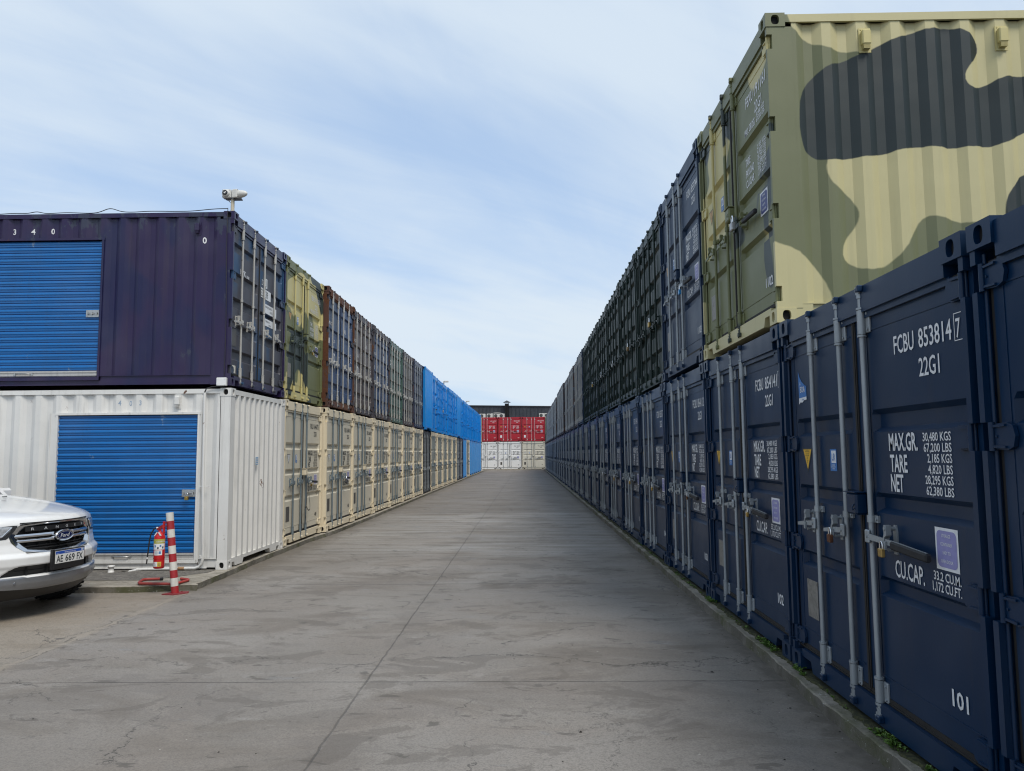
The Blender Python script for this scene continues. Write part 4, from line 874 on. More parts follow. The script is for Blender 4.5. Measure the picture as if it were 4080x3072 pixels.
# ---------------------------------------------------------------- surveillance camera on its post
CW=plain('off_white_enamel',(.66,.65,.61),.4); LEN=plain('lens_black',(.006,.006,.007),.15,spec=.8)
px,py=-4.335,10.90
rt=empty('surveillance_camera',(px,py,zt)); tag(rt,'white twin-head security camera on a rusty post above the purple-blue container corner','camera')
mb=MB(); mb.tube([(0,0,-.06),(0,0,.20)],.027,12); mb.cyl((0,0,.005),(0,0,.03),.030,12); mb.build('post',paint('rusty_cream_post',(.58,.52,.40),.6,.22,.3),rt)
def head(rz,dx,dy,bullet):
    mb=MB(); mb.bbox(-.064,.064,-.052,.040,-.064,.064,.008)
    if bullet: mb.lathe([(.058,.0),(.056,.03),(.050,.07),(.038,.105),(.020,.128),(.004,.135)],(0,-.05,0),(0,-1,0),18)
    else:
        mb.lathe([(.062,0),(.058,.012),(.050,.028),(.044,.040),(.041,.040)],(-.006,-.05,0),(0,-1,0),20)
    for a in (-.052,.052):
        for b in (-.052,.052): mb.cyl((a,-.052,b),(a,-.055,b),.005,6,1)
    o=mb.build('camera_head',[CW,INK],rt); o.location=(dx,dy,.275); o.rotation_euler=(0,0,rz)
    if not bullet:
        m2=MB(); m2.lathe([(.040,0),(.040,.004),(.030,.006),(.0,.006)],(-.006,-.088,0),(0,-1,0),20); m2.lathe([(.018,0),(.018,.004),(.011,.005),(.011,.002),(0,.002)],(-.006,-.095,0),(0,-1,0),16,1)
        m2.build('lens',[LEN,STEEL],o)
head(R(0),-.075,-.01,False); head(R(75),.055,-.005,True)
mb=MB(); mb.box(-.10,.06,-.03,.03,.195,.210); mb.box(.02,.14,-.03,.03,.190,.205); mb.tube([(-.09,-.02,.215),(-.05,-.03,.17),(-.02,-.03,.14)],.004,6); mb.tube([(-.06,-.02,.215),(-.04,-.03,.17),(-.02,-.03,.14)],.003,6); mb.build('bracket',plain('grey_bracket',(.10,.10,.11),.6),rt)
# ---------------------------------------------------------------- striped bollard, extinguisher, red tube on the pavement
bb=Vector((-4.335,9.42,-.098)); bt=Vector((-4.445,9.44,.890))
rt=empty('bollard',bb); tag(rt,'leaning red and white striped bollard at the corner of the pavement','bollard')
mb=MB(); ax=(bt-bb); bands=[0,.092,.192,.288,.389,.489,.588,.690,.790,.895,1.0]
for i,(a,b) in enumerate(zip(bands,bands[1:])): mb.tube([ax*a,ax*b],.0445,18,i%2 if True else 0,cap=(i in (0,9)))
mb.build('post',[WORNRED,WORNWHITE],rt)
mb=MB(); mb.prism([(-.13,-.08),(.02,-.115),(.155,.02),(.13,.10),(-.04,.09)],-.002,.010,'z'); mb.cyl((.06,.05,.01),(.06,.05,.02),.012,6); mb.build('base_plate',paint('rusty_red_plate',(.22,.03,.035),.6,.35,.5),rt)
mb=MB(); mb.tube([ax*1.0,ax*1.002],[.0446,.0300],18); 
ex=Vector((-4.530,9.38,.215))
rt=empty('fire_extinguisher',ex); tag(rt,'red fire extinguisher with black hose hung on the striped bollard','fire extinguisher')
rt.scale=(.96,.96,1.0)
mb=MB(); mb.lathe([(.0,0),(.055,.0),(.066,.008),(.067,.05),(.067,.36),(.063,.395),(.045,.425),(.022,.440),(.018,.455),(.018,.470)],n=24); mb.build('cylinder',REDP,rt)
mb=MB(); mb.cyl((0,0,.455),(0,0,.487),.017,12); mb.box(-.018,.018,-.012,.012,.480,.505); mb.prism([(.0,.495),(.085,.525),(.088,.515),(.010,.480)],-.008,.008,'y'); mb.prism([(.0,.512),(.080,.560),(.084,.550),(.010,.503)],-.008,.008,'y'); mb.cyl((-.012,-.015,.478),(-.012,-.030,.478),.017,12); mb.build('valve',[plain('valve_red_steel',(.30,.03,.03),.35,.3)],rt)
mb=MB(); mb.tube([(-.015,0,.49),(-.045,0,.492),(-.08,0,.475),(-.115,0,.42),(-.132,0,.34),(-.140,0,.25),(-.150,0,.16),(-.160,0,.055)],.0085,10); mb.build('hose',BLACK,rt)
mb=MB(); mb.cyl((-.012,0,.49),(-.045,0,.492),.011,10); mb.cyl((-.151,0,.135),(-.153,0,.112),.0105,10); mb.build('hose_fitting',plain('white_fitting',(.7,.7,.68),.4),rt)
def wrap(mb,a0,a1,z0,z1,mi,r=.0685,n=10):
    vs=[]
    for i in range(n+1):
        t=R(a0+(a1-a0)*i/n); vs+=[(r*math.sin(t),-r*math.cos(t),z0),(r*math.sin(t),-r*math.cos(t),z1)]
    mb.add(vs,[(2*i,2*i+2,2*i+3,2*i+1) for i in range(n)],mi,True)
mb=MB(); wrap(mb,-85,85,.305,.360,0); wrap(mb,-85,85,.232,.3045,1); wrap(mb,-30,55,.165,.225,1); wrap(mb,-62,8,.030,.085,1); wrap(mb,8,48,.030,.085,2)
for a,z,m_ in ((-55,.245,3),(-20,.262,4),(10,.240,3),(35,.265,4),(60,.245,3)): wrap(mb,a-7,a+9,z,z+.025,m_,.0690,3)
wrap(mb,-20,10,.175,.215,5,.0690,3); wrap(mb,20,42,.180,.212,4,.0690,3); wrap(mb,-52,-20,.066,.076,6,.0690,3); wrap(mb,-50,-8,.040,.058,5,.0690,3)
for i in range(3): wrap(mb,14,42,.040+i*.014,.046+i*.014,3,.0690,3)
wrap(mb,-80,80,.218,.2305,0,.0688) if False else None
k0=len(mb.v); text_geo(mb,[('GEORGIA',-.020,.322,.018,1.1,'LEFT')],-.0,1,.01)
for i in range(k0,len(mb.v)):
    x,y,z=mb.v[i]; t=x/.0692+.15; mb.v[i]=(.0695*math.sin(t),-.0695*math.cos(t),z)
mb.build('label',[plain('olive_label',(.42,.40,.08),.5),WHITE,plain('amber_label',(.72,.50,.08),.5),INK,plain('blue_print',(.10,.22,.45),.5),plain('grey_print',(.45,.48,.50),.5),REDP],rt)
mb=MB(); mb.box(.040,.062,-.012,.012,.42,.57); mb.box(.020,.060,-.006,.006,.50,.515); wrap(mb,-180,180,.120,.128,0,.0700,30); mb.build('bracket',[REDP],rt)
mb=MB(); mb.prism([(-.048,.400),(-.036,.400),(-.004,.440),(-.014,.446)],-.060,-.052,'y'); mb.prism([(.030,.400),(.048,.404),(.014,.446),(.004,.440)],-.060,-.052,'y'); mb.build('tag',WHITE,rt)
mb=MB(); P=[(-4.764,9.925),(-4.925,9.905),(-4.968,9.86),(-4.905,9.645),(-4.86,9.575),(-4.45,9.532),(-4.385,9.60),(-4.345,9.80),(-4.37,9.86),(-4.50,9.93)]
mb.tube([(x,y,.000) for x,y in P],.017,10); mb.tube([(-4.735,9.928,.0),(-4.768,9.925,.0)],.0185,10,1)
solo('bent_tube',mb,[paint('red_tube_paint',(.36,.04,.03),.5,.05,.3),BLACK],'bent red metal tube lying on the pavement behind the striped bollard','tube')
# ---------------------------------------------------------------- padlocks and the strap
def padlock(loc,rz,mat,label,s=1.,tilt=0,round_=False):
    rt=empty('padlock',loc,rz); rt.rotation_euler=(0,tilt,rz); rt.scale=(s,)*3; tag(rt,label,'padlock')
    mb=MB(); mb.bbox(-.021,.021,-.010,.010,-.050,-.008,.004) if not round_ else mb.lathe([(0,-.010),(.021,-.010),(.023,-.006),(.023,.006),(.021,.010),(0,.010)],(0,0,-.03),(0,1,0),14)
    mb.build('body',mat,rt)
    mb=MB(); mb.tube([(-.013,0,-.012)]+[(.013*-math.cos(R(a)),0,.010+.015*math.sin(R(a))) for a in range(0,181,30)]+[(.013,0,-.012)],.0035,8); mb.build('shackle',CHROME,rt)
def rloc(k,u,z,out,zb=0): 
    l=right_at(k,zb); return (l[0]-out,l[1]-u,l[2]+z)
def lloc(k,u,z,out,zb=0):
    X=-4.245 if k<2 else -4.160
    return (X+out,YL+k*SL+.01+u,zb+z)
RUSTB=paint('corroded_brass',(.30,.20,.09),.6,.55,.5); SILV=plain('worn_steel_lock',(.42,.42,.42),.4,.7,var=.3)
padlock(rloc(-1,1.605,1.055,.030),-math.pi/2,paint('worn_brass',(.38,.25,.08),.45,.3,.5,.5),'worn brass padlock hanging on the long handle of container 101','padlock' and 1.15)
padlock(rloc(-1,.90,1.060,.032),-math.pi/2,RUSTB,'rusty padlock on the second locking bar of container 101',1.25)
padlock(rloc(0,1.59,1.060,.032),-math.pi/2,BRASS,'shiny brass padlock on the long handle of container 102',1.)
padlock(rloc(1,1.59,1.060,.032),-math.pi/2,RUSTB,'dull brass padlock on the handle of container 103',1.)
padlock(rloc(2,1.57,1.060,.034),-math.pi/2,BRASS,'brass padlock on the handle of container 104',1.3)
padlock(rloc(3,1.57,1.070,.034),-math.pi/2,BRASS,'pale brass padlock on the handle of container 105',1.5)
padlock(rloc(4,1.57,1.060,.036),-math.pi/2,RUSTB,'large brown padlock on the handle of container 106',1.7)
padlock(rloc(5,1.57,1.060,.036),-math.pi/2,SILV,'pale padlock on the handle of container 107',1.7)
padlock(rloc(0,1.47,1.135,.040,ZU),-math.pi/2,SILV,'square silver padlock on the handle of the right camouflage container',1.9)
padlock(rloc(1,1.52,1.035,.036,ZU),-math.pi/2,plain('blue_lock',(.02,.22,.50),.35),'blue padlock on the upper dark blue container of the right row',1.5)
for k,mt_,l_,z_ in ((2,BRASS,'bright brass padlock on the nearest dark green container',1.03),(3,RUSTB,'round brown padlock on the second dark green container',1.0),(4,SILV,'small steel padlock on the third dark green container',.98),(5,SILV,'silver padlock with a tall shackle on the fourth dark green container',1.0),(6,BRASS,'pale brass padlock on the fifth dark green container',.98)):
    padlock(rloc(k,1.72,z_,.040,ZU),-math.pi/2,mt_,l_,1.9,0,k==3)
padlock(lloc(1,1.56,1.045,.034),math.pi/2,BRASS,'small brass padlock on the handle of beige container 404',1.3)
padlock(lloc(2,1.62,1.05,.040),math.pi/2,plain('dark_lock',(.06,.06,.065),.5,.4),'large dark padlock on the handle of beige container 405',2.3,R(20))
padlock(lloc(1,1.52,1.03,.034,ZU),math.pi/2,BRASS,'brass padlock on the upper left camouflage container',1.4)
padlock((-4.249-.585,10.765,1.03),0,BRASS,'brass padlock on the slide bolt of the lower blue roller door',1.35)
padlock(lloc(10,1.55,1.18,.10,ZU),math.pi/2,SILV,'pale padlock on a bright blue container of the upper left row',3.)
mb=MB(); k=1
def sp(pts,w_=.022,mi=0):
    vs=[]
    for i,(u,z) in enumerate(pts):
        a=Vector(pts[max(i-1,0)]); b=Vector(pts[min(i+1,len(pts)-1)]); d=(b-a).normalized(); nn=Vector((-d.y,d.x))*w_/2
        for sg in (-1,1):
            p=lloc(1,u+nn.x*sg,z+nn.y*sg,.028+.006*math.sin(i)); vs.append(p)
    n=len(pts); mb.add(vs,[(2*i,2*i+1,2*i+3,2*i+2) for i in range(n-1)],mi)
sp([(1.275,1.20),(1.272,1.0),(1.270,.85),(1.268,.72),(1.262,.60),(1.258,.45),(1.250,.36),(1.235,.26)],.036)
sp([(1.315,1.16),(1.350,1.0),(1.390,.88),(1.440,.77),(1.500,.68),(1.525,.60),(1.505,.545),(1.430,.520),(1.340,.545),(1.27,.60),(1.215,.600),(1.175,.555),(1.180,.48),(1.205,.40),(1.225,.33)],.024)
solo('strap',mb,BLACK,'black webbing strap dangling from the bars of beige container 404','strap')
# ---------------------------------------------------------------- warehouse behind, vents, air conditioners, lamp posts
SH=paint('dark_cladding',(.032,.038,.048),.5,.0,.1)
rt=empty('warehouse',(-2,92,ZR)); tag(rt,'dark grey corrugated warehouse rising behind the end wall of containers','building')
mb=MB(); vs=[]; xs=[]; x=-11.2
while x<14: xs+=[(x,0),(x+.36,0),(x+.375,-.05),(x+.435,-.05),(x+.45,0)]; x+=.45
for x,d in xs: vs+=[(x,d,0),(x,d,7.46+(-x)*.018)]
mb.add(vs,[(2*i,2*i+2,2*i+3,2*i+1) for i in range(len(xs)-1)]); mb.box(-11.2,14,.06,18,0,7.2); mb.build('wall',SH,rt)
mb=MB(); mb.prism([(-11.3,7.64),(14.1,7.18),(14.1,7.30),(-11.3,7.76)],-.12,.10,'y'); mb.build('roof_trim',paint('trim_dark',(.02,.022,.026),.5,.0,.1),rt)
rt=empty('chimney',(-2.19,91.45,ZR)); tag(rt,'black round metal flue with conical cap in front of the warehouse wall','chimney')
mb=MB(); mb.lathe([(.25,0),(.25,7.70),(.27,7.71),(.27,7.76),(.23,7.76)],n=20); mb.build('pipe',paint('flue_paint',(.022,.024,.027),.5,.0,.1),rt)
mb=MB(); mb.lathe([(.46,7.93),(.47,7.90),(.44,7.92),(.20,8.06),(.0,8.16)],n=20)
for a in range(4): t=R(45+90*a); mb.cyl((.25*math.cos(t),.25*math.sin(t),7.72),(.42*math.cos(t),.42*math.sin(t),7.93),.014,6)
mb.build('rain_cap',paint('flue_cap_paint',(.035,.036,.038),.5,.0,.1),rt)
AC=plain('ac_case',(.62,.61,.57),.45); GRL=plain('ac_grille',(.06,.065,.065),.6)
acs=[(1924.6,'leftmost air conditioner on the warehouse wall, beside the end of the upper left row'),(1953.4,'air conditioner second from the left on the warehouse wall'),(1980.7,'air conditioner third from the left, under a drooping pipe on the warehouse wall'),(2003,'air conditioner just left of the black flue on the warehouse wall'),(2161.8,'air conditioner at the right of the warehouse wall, above the rightmost red container'),(2183,'air conditioner at the far right, partly behind the upper right row')]
proto=None
for px_,lb in acs:
    X=(px_-2094)/3005*91.5
    if proto is None:
        proto=empty('air_conditioner',(X,91.6,5.95)); a=proto
        mb=MB(); mb.bbox(-.36,.36,-.14,.16,0,.50,.015); mb.build('case',AC,a)
        mb=MB(); mb.lathe([(.0,.0),(.19,.0),(.20,.010),(.17,.016),(.16,.008),(.12,.008),(.115,.016),(.10,.008),(.05,.008),(.045,.02),(0,.02)],(-.10,-.141,.25),(0,-1,0),20); mb.build('fan_grille',GRL,a)
        mb=MB(); mb.box(-.28,-.25,-.14,.35,-.03,0); mb.box(.25,.28,-.14,.35,-.03,0); mb.build('wall_bracket',GRL,a)
    else:
        a=proto.copy(); C.objects.link(a); a.location=(X,91.6,5.95)
        for c in proto.children: d=c.copy(); C.objects.link(d); d.parent=a
    tag(a,lb,'air conditioner','air conditioners on the warehouse wall')
mb=MB(); mb.tube([(-4.1+.1*i,91.5,6.46+.12*math.sin(math.pi*i/14)) for i in range(15)],.02,6); solo('refrigerant_pipe',mb,AC,'pale pipe arching over the air conditioners left of the flue','pipe')
for y,X,lb in ((100,-10.78,'nearer of two grey lamp posts standing behind the bright blue containers'),(138,-10.78,'farther lamp post behind the bright blue containers, left of the warehouse')):
    rt=empty('lamp_post',(X,y,ZR)); tag(rt,lb,'lamp post','lamp posts behind the left row')
    mb=MB(); mb.tube([(0,0,0),(0,0,11.4)],[.09,.07],10); mb.tube([(0,0,11.3),(.15,0,11.35),(.4,-.1,11.35)],.035,8); mb.build('pole',GALVOLD,rt)
    mb=MB(); mb.bbox(.08,.62,-.30,.10,11.25,11.45,.04); mb.build('lamp_head',AC,rt)
# ---------------------------------------------------------------- white pickup truck (x forward, y towards its left side, z up from the road)
TW=plain('white_car_paint',(.74,.74,.73),.22,0,coat=.8,var=.02,scale=3); TBK=plain('black_plastic',(.012,.012,.013),.45); TSV=plain('silver_trim',(.27,.28,.30),.32,.7,var=.05); GLS=plain('dark_glass',(.012,.014,.016),.06,spec=.9,var=.02)
TLT=plain('pale_lettering',(.62,.63,.65),.35)
TCH=plain('grille_chrome',(.62,.63,.65),.14,1.,var=.03); LMP=plain('headlamp_glass',(.46,.48,.50),.12,.15,coat=1.,scale=30,var=.5)
def cA(a):
    a=abs(a); P=[(0,0),(.15,.010),(.3,.042),(.45,.098),(.55,.155),(.65,.220),(.75,.285),(.82,.345),(.87,.405),(.905,.48),(.925,.58),(.930,.72)]
    for (x0,y0),(x1,y1) in zip(P,P[1:]):
        if a<=x1: return y0+(y1-y0)*(a-x0)/(x1-x0)
    return .72
def interp(P,z):
    if z<=P[0][0]: return P[0][1]
    for (x0,y0),(x1,y1) in zip(P,P[1:]):
        if z<=x1:
            t=(z-x0)/(x1-x0); t=t*t*(3-2*t)*.5+t*.5; return y0+(y1-y0)*t
    return P[-1][1]
PF=[(.20,.22),(.27,.13),(.31,.085),(.34,.055),(.40,.030),(.455,.030),(.47,.045),(.54,.030),(.58,.008),(.66,.000),(.675,.018),(.70,.050),(.80,.075),(.95,.095),(1.0,.105)]
def SB(a,z): return interp(PF,z)+cA(a)
rt=empty('pickup_truck',(-4.972,8.246,ZR),R(-11)); tag(rt,'white pickup truck with chrome grille nosing into the picture at the left edge','pickup truck')
def yspan(poly,a):
    zs=[]
    for (x0,z0),(x1,z1) in zip(poly,poly[1:]+poly[:1]):
        if (x0<=a<x1) or (x1<=a<x0): zs.append(z0+(z1-z0)*(a-x0)/(x1-x0))
    return (min(zs),max(zs)) if len(zs)>=2 else None
def hz(a,t):
    q=min(1,abs(a)/.93); ridge=.014*math.exp(-((abs(a)-.55)/.05)**2)*min(1,t*3)
    return 1.0+.255*(t**.47)-.050*q**3-(.028*max(0,q-.93)/.07)+ridge-.010*math.exp(-(a/.35)**2)*t
def patch(mb,poly,off,mi=0,na=40,nz=8,sm=True):
    a0=min(p[0] for p in poly)+1e-4; a1=max(p[0] for p in poly)-1e-4; vs=[]; cols=0
    for i in range(na+1):
        a=a0+(a1-a0)*i/na; r=yspan(poly,a)
        if not r: r=(vs[-1][2],)*2 if vs else (poly[0][1],)*2
        for j in range(nz+1):
            z=min(r[0]+(r[1]-r[0])*j/nz,hz(a,0)-.006); vs.append((-(SB(a,z)-off),a,z))
    k=nz+1; mb.add(vs,[(i*k+j,(i+1)*k+j,(i+1)*k+j+1,i*k+j+1) for i in range(na) for j in range(nz)],mi,sm)
GP=[(-.535,.885),(-.505,.930),(-.415,.992),(.415,.992),(.505,.930),(.535,.885),(.515,.800),(.400,.695),(-.400,.695),(-.515,.800)]
LP=[(-.64,.462),(-.52,.560),(-.42,.572),(.42,.572),(.52,.560),(.64,.462)]
mb=MB()
AS=[-.93+1.86*i/124 for i in range(125)]; ZS=[.31+.69*j/60 for j in range(61)]
def rec(a,z):
    for P,dp in ((GP,.10),(LP,.055)):
        r=yspan(P,a) if abs(a)<.66 else None
        if r and r[0]<z<r[1]: return dp
    return 0
vs=[(-(SB(a,z)+rec(a,z)),a,min(z,hz(a,0)-.003)) for a in AS for z in ZS]; k=len(ZS)
mb.add(vs,[(i*k+j,(i+1)*k+j,(i+1)*k+j+1,i*k+j+1) for i in range(len(AS)-1) for j in range(k-1)],0,True)
body=mb
# fenders and body sides
def side(sg):
    prof=[]; vs=[]; xs=[-.78-.03*i for i in range(0,160)]
    def zb(x):
        for xc in (-.92,-4.14):
            if abs(x-xc)<.455: return max(.36,.38+math.sqrt(max(0,.455**2-(x-xc)**2))*1.02)
        return .36
    def zt(x): return hz(.93,min(1,max(0,(-x-.105-.55)/1.05)))if x>-1.66 else (1.13 if x>-3.62 else 1.19)
    for x in xs:
        b_=zb(x); t_=zt(x)
        for j in range(7):
            z=b_+(t_-b_)*j/6; y=.930-.028*((z-.75)/.45)**2*(1 if z>.75 else .6)
            vs.append((x,sg*y,z))
    mb.add(vs,[(i*7+j,(i+1)*7+j,(i+1)*7+j+1,i*7+j+1) for i in range(len(xs)-1) for j in range(6)],0,True)
side(1); side(-1)
# cab shell, pillars, roof and bed
for sg in (-1,1):
    y=sg*.90
    for P in ([(-1.66,1.12),(-1.80,1.12),(-2.36,1.70),(-2.26,1.72)],[(-2.62,1.12),(-2.72,1.12),(-2.72,1.72),(-2.62,1.72)],[(-3.45,1.12),(-3.62,1.12),(-3.52,1.72),(-3.30,1.72)]):
        k0=len(mb.v); mb.prism(P,y-.03,y+.03,'y')
        for i in range(k0,len(mb.v)):
            p=mb.v[i]; mb.v[i]=(p[0],p[1]*(1-.16*max(0,(p[2]-1.12)/.6)),p[2])
n0=len(mb.v); vs=[]
for i in range(13):
    x=-2.24-1.30*i/12
    for j in range(13):
        a=-1+2*j/12; vs.append((x,a*.79,1.81-.05*abs(a)**3-.045*abs(i/6-1)**4))
mb.add(vs,[(i*13+j,(i+1)*13+j,(i+1)*13+j+1,i*13+j+1) for i in range(12) for j in range(12)],0,True)
for sg in (-1,1): mb.box(-3.5,-2.29,sg*.79-.02,sg*.79+.02,1.68,1.765)
mb.box(-5.38,-5.32,-.90,.90,.55,1.19); mb.box(-3.66,-3.62,-.90,.90,.5,1.19); mb.box(-5.32,-3.66,-.86,.86,.60,.64); mb.box(-5.32,-1.5,-.45,.45,.35,.50)
body.build('body',TW,rt)
mb=MB(); T=24; A2=[-.93+1.86*i/60 for i in range(61)]; vs=[]
for a in A2:
    x0=-(.105+cA(a)); 
    vs.append((x0,a,hz(a,0)-.002))
    for j in range(T+1):
        t=j/T; xb=-1.66+.10*(a/.93)**2; x=(x0-.012)+(xb-x0+.012)*t; vs.append((x,a,hz(a,.02+.98*t)))
k=T+2; mb.add(vs,[(i*k+j,(i+1)*k+j,(i+1)*k+j+1,i*k+j+1) for i in range(60) for j in range(k-1)],0,True); hd=mb.build('hood',TW,rt)
mb=MB()
for y in (-.30,.30): mb.bbox(-1.20,-1.16,y-.02,y+.02,hz(y,.82)+.002,hz(y,.82)+.012,.004)
mb.build('washer_nozzle',TBK,hd)
mb=MB(); mb.box(-1.84,-1.60,-.82,.82,1.19,1.225); mb.build('cowl',TBK,rt)
mb=MB(); P=[(-1.80,1.215),(-2.31,1.745)]; vs=[]
for i in range(9):
    t=i/8
    for j in range(17):
        a=-1+2*j/16; vs.append((P[0][0]+(P[1][0]-P[0][0])*t-.16*a*a*(1-.3*t)+.10,a*(.85-.10*t),P[0][1]+(P[1][1]-P[0][1])*t-.02*a*a))
mb.add(vs,[(i*17+j,i*17+j+1,(i+1)*17+j+1,(i+1)*17+j) for i in range(8) for j in range(16)],0,True); mb.build('windscreen',GLS,rt)
mb=MB()
for sg in (-1,1): mb.add([(-1.74,sg*.895,1.13),(-3.5,sg*.895,1.13),(-3.35,sg*.80,1.70),(-2.32,sg*.80,1.70)],[(0,1,2,3)])
mb.add([(-3.58,-.85,1.15),(-3.58,.85,1.15),(-3.45,.76,1.70),(-3.45,-.76,1.70)],[(0,1,2,3)]); mb.build('side_window',GLS,rt)
for y in (-.35,.25):
    mb=MB(); mb.tube([(-1.72,y,1.235),(-1.75,y+.30,1.262),(-1.82,y+.55,1.262)],.008,6); mb.tube([(-1.70,y-.02,1.22),(-1.72,y,1.24)],.014,8); mb.build('wiper',TBK,rt)
# grille
mb=MB(); patch(mb,[(a*.985,.84+(z-.84)*.97) for a,z in GP],-.085); 
for zz_ in (.735,.760): 
    mb.tube([(-(SB(a,zz_)+.055),a,zz_) for a in [-.43+.86*i/30 for i in range(31)]],.007,6)
for a in (-.36,-.24,-.12,.0,.12,.24,.36): mb.box(-(SB(a,.85)+.075),-(SB(a,.85)+.045),a-.006,a+.006,.71,.96)
# honeycomb mesh at the corners
for i in range(9):
    for j in range(8):
        for sg in (-1,1):
            a=sg*(.40+i*.016+(j%2)*.008); z=.745+j*.016; r=yspan(GP,a)
            if abs(a)<.50 and r and r[0]+.025<z<r[1]-.02: mb.tube([(-(SB(a,z)+.070),a-.006,z),(-(SB(a,z)+.066),a+.006,z+.004)],.002,4)
mb.build('grille',TBK,rt)
def along(poly,off,rw,n=8):
    pts=[]
    for (a0,z0),(a1,z1) in zip(poly,poly[1:]+poly[:1]):
        for i in range(n): t=i/n; a=a0+(a1-a0)*t; z=z0+(z1-z0)*t; pts.append((-(SB(a,z)-off),a,z))
    pts.append(pts[0]); return pts
GPc=chaikin(GP,2)
mb=MB()
# wide chrome surround: swept band between two outlines
def band(p_out,p_in,o1,o2,n=3):
    vs=[]
    def pts(P):
        o=[]
        for (a0,z0),(a1,z1) in zip(P,P[1:]+P[:1]):
            for i in range(n): t=i/n; o.append((a0+(a1-a0)*t,z0+(z1-z0)*t))
        return o
    A_,B_=pts(p_out),pts(p_in); m_=len(A_)
    for w_ in (0,.5,1):
        for (a,z),(b,c) in zip(A_,B_):
            x=a+(b-a)*w_; y=z+(c-z)*w_; off=o1+(o2-o1)*w_+(.010 if w_==.5 else 0); vs.append((-(SB(a,z)*(1-w_)+SB(b,c)*w_-off),x,y))
    mb.add(vs,[(r_*m_+i,r_*m_+(i+1)%m_,(r_+1)*m_+(i+1)%m_,(r_+1)*m_+i) for r_ in (0,1) for i in range(m_)],0,True)
GPc=chaikin(GP,1); outl=[(a*1.03,.845+(z-.845)*1.035) for a,z in GPc]; inn=[(a*.875,.845+(z-.845)*(.87)) for a,z in GPc]
band(outl,inn,.004,-.030); fr=mb.build('grille_surround',TCH,rt)
mb=MB(); top=[p for p in outl if p[1]>.95]; top.sort(); mb.tube([(-(SB(a,z)-.002),a,z+.004) for a,z in [(top[0][0]+(top[-1][0]-top[0][0])*i/30,1.000) for i in range(31)]],.006,6); mb.build('bonnet_gap',TBK,rt)
mb=MB(); P=[(-.40,.915),(-.40,.962),(.40,.962),(.40,.915)]; patch(mb,P,-.012,0,30,2); 
mb.build('grille_badge_strip',TBK,rt)
k_=MB(); text_geo(k_,[(c,0,0,.027,1.35,'CENTER') for c in 'R'],0,0,.004)
mb=MB()
for i,c in enumerate('RANGER'):
    y=-.335+i*.134; kk=MB(); text_geo(kk,[(c,0,0,.028,1.35,'CENTER')],0,0,.004); z0=.925
    mb.add([(-(SB(y+v[0],z0)-0-.0)+(-.006+.0),y+v[0],z0+v[2]) for v in kk.v],kk.f,0)
mb.build('grille_lettering',TLT,rt)
def gbar(z,sg,nm='grille_bar'):
    mb=MB(); N_=18
    for i in range(N_):
        a=sg*(.10+.40*i/N_); b=sg*(.10+.40*(i+1)/N_)
        for (a_,b_) in ((a,b),):
            xa,xb=-(SB(a_,.85)+.012),-(SB(b_,.85)+.012)
            if i in(0,): pass
            mb.add([(xa,a_,z-.016),(xb,b_,z-.016),(xb+.004,b_,z+.000),(xa+.004,a_,z+.000),(xa-.012,a_,z+.016),(xb-.012,b_,z+.016),(xa-.04,a_,z-.016),(xb-.04,b_,z-.016)],[(0,1,2,3),(3,2,5,4),(6,7,1,0)],0)
    mb.build(nm,TCH,rt)
for z in (.872,.822):
    for sg in (-1,1): gbar(z,sg)
mb=MB(); xe=-(SB(0,.845)-.012)
def ell(rx,rz_,x,m_,cap=True,n=36):
    p=[(x,rx*math.cos(2*math.pi*i/n),.846+rz_*math.sin(2*math.pi*i/n)) for i in range(n)]; return p
rings=[ell(.128,.062,xe-.05,0),ell(.128,.062,xe+.004,0),ell(.118,.054,xe+.014,0),ell(.108,.046,xe+.008,0)]
for r0,r1 in zip(rings,rings[1:]): mb.add(r0+r1,[(i,(i+1)%36,36+(i+1)%36,36+i) for i in range(36)],0,True)
em=mb.build('emblem',TCH,rt)
mb=MB(); mb.add(ell(.1085,.0465,xe+.0085,0),[tuple(range(36))],0); mb.add(ell(.100,.040,xe+.0090,0),[tuple(range(36))],1); mb.add(ell(.097,.0375,xe+.0096,0),[tuple(range(36))],0)
kk=MB(); text_geo(kk,[('Ford',0,-.020,.040,1.15,'CENTER')],0,0,.012); mb.add([(xe+.0105,v[0]+v[2]*.25,.846+v[2]) for v in kk.v],kk.f,1)
mb.build('emblem_face',[plain('emblem_blue',(.008,.016,.075),.2,coat=.5),TLT],em)
# plate
mb=MB(); mb.bbox(-.005,.012,-.215,.212,.500,.702,.004); mb.box(-.02,.010,-.232,-.200,.50,.71); ph=mb.build('plate_holder',TBK,rt)
mb=MB(); X_=.0135; 
def q4(y0,y1,z0,z1,x,mi): mb.add([(x,y0,z0),(x,y1,z0),(x,y1,z1),(x,y0,z1)],[(0,1,2,3)],mi)
mb.bbox(.0115,.0145,-.200,.200,.560,.690,.001,0); X_=.0150
q4(-.196,.196,.657,.687,X_,1)
def ptext(st,y,z,h,sq,mi,al='LEFT',b=.01):
    kk=MB(); text_geo(kk,[(st,0,0,h,sq,al)],0,0,b); mb.add([(X_+.0007,y+v[0],z+v[2]) for v in kk.v],kk.f,mi)
ptext('AE',-.184,.573,.072,(.088,),2,'LEFT',.02); ptext('669',-.064,.573,.072,(.130,),2,'LEFT',.02); ptext('FX',.096,.573,.072,(.086,),2,'LEFT',.02)
ptext('REPUBLICA ARGENTINA',0,.664,.012,.85,0,'CENTER',.01); X_=.0152; q4(.158,.188,.664,.682,X_,0); q4(.158,.188,.670,.676,X_+.0004,3); X_=.0150; ptext('MERCOSUR',-.185,.661,.006,.9,0,'LEFT',.004)
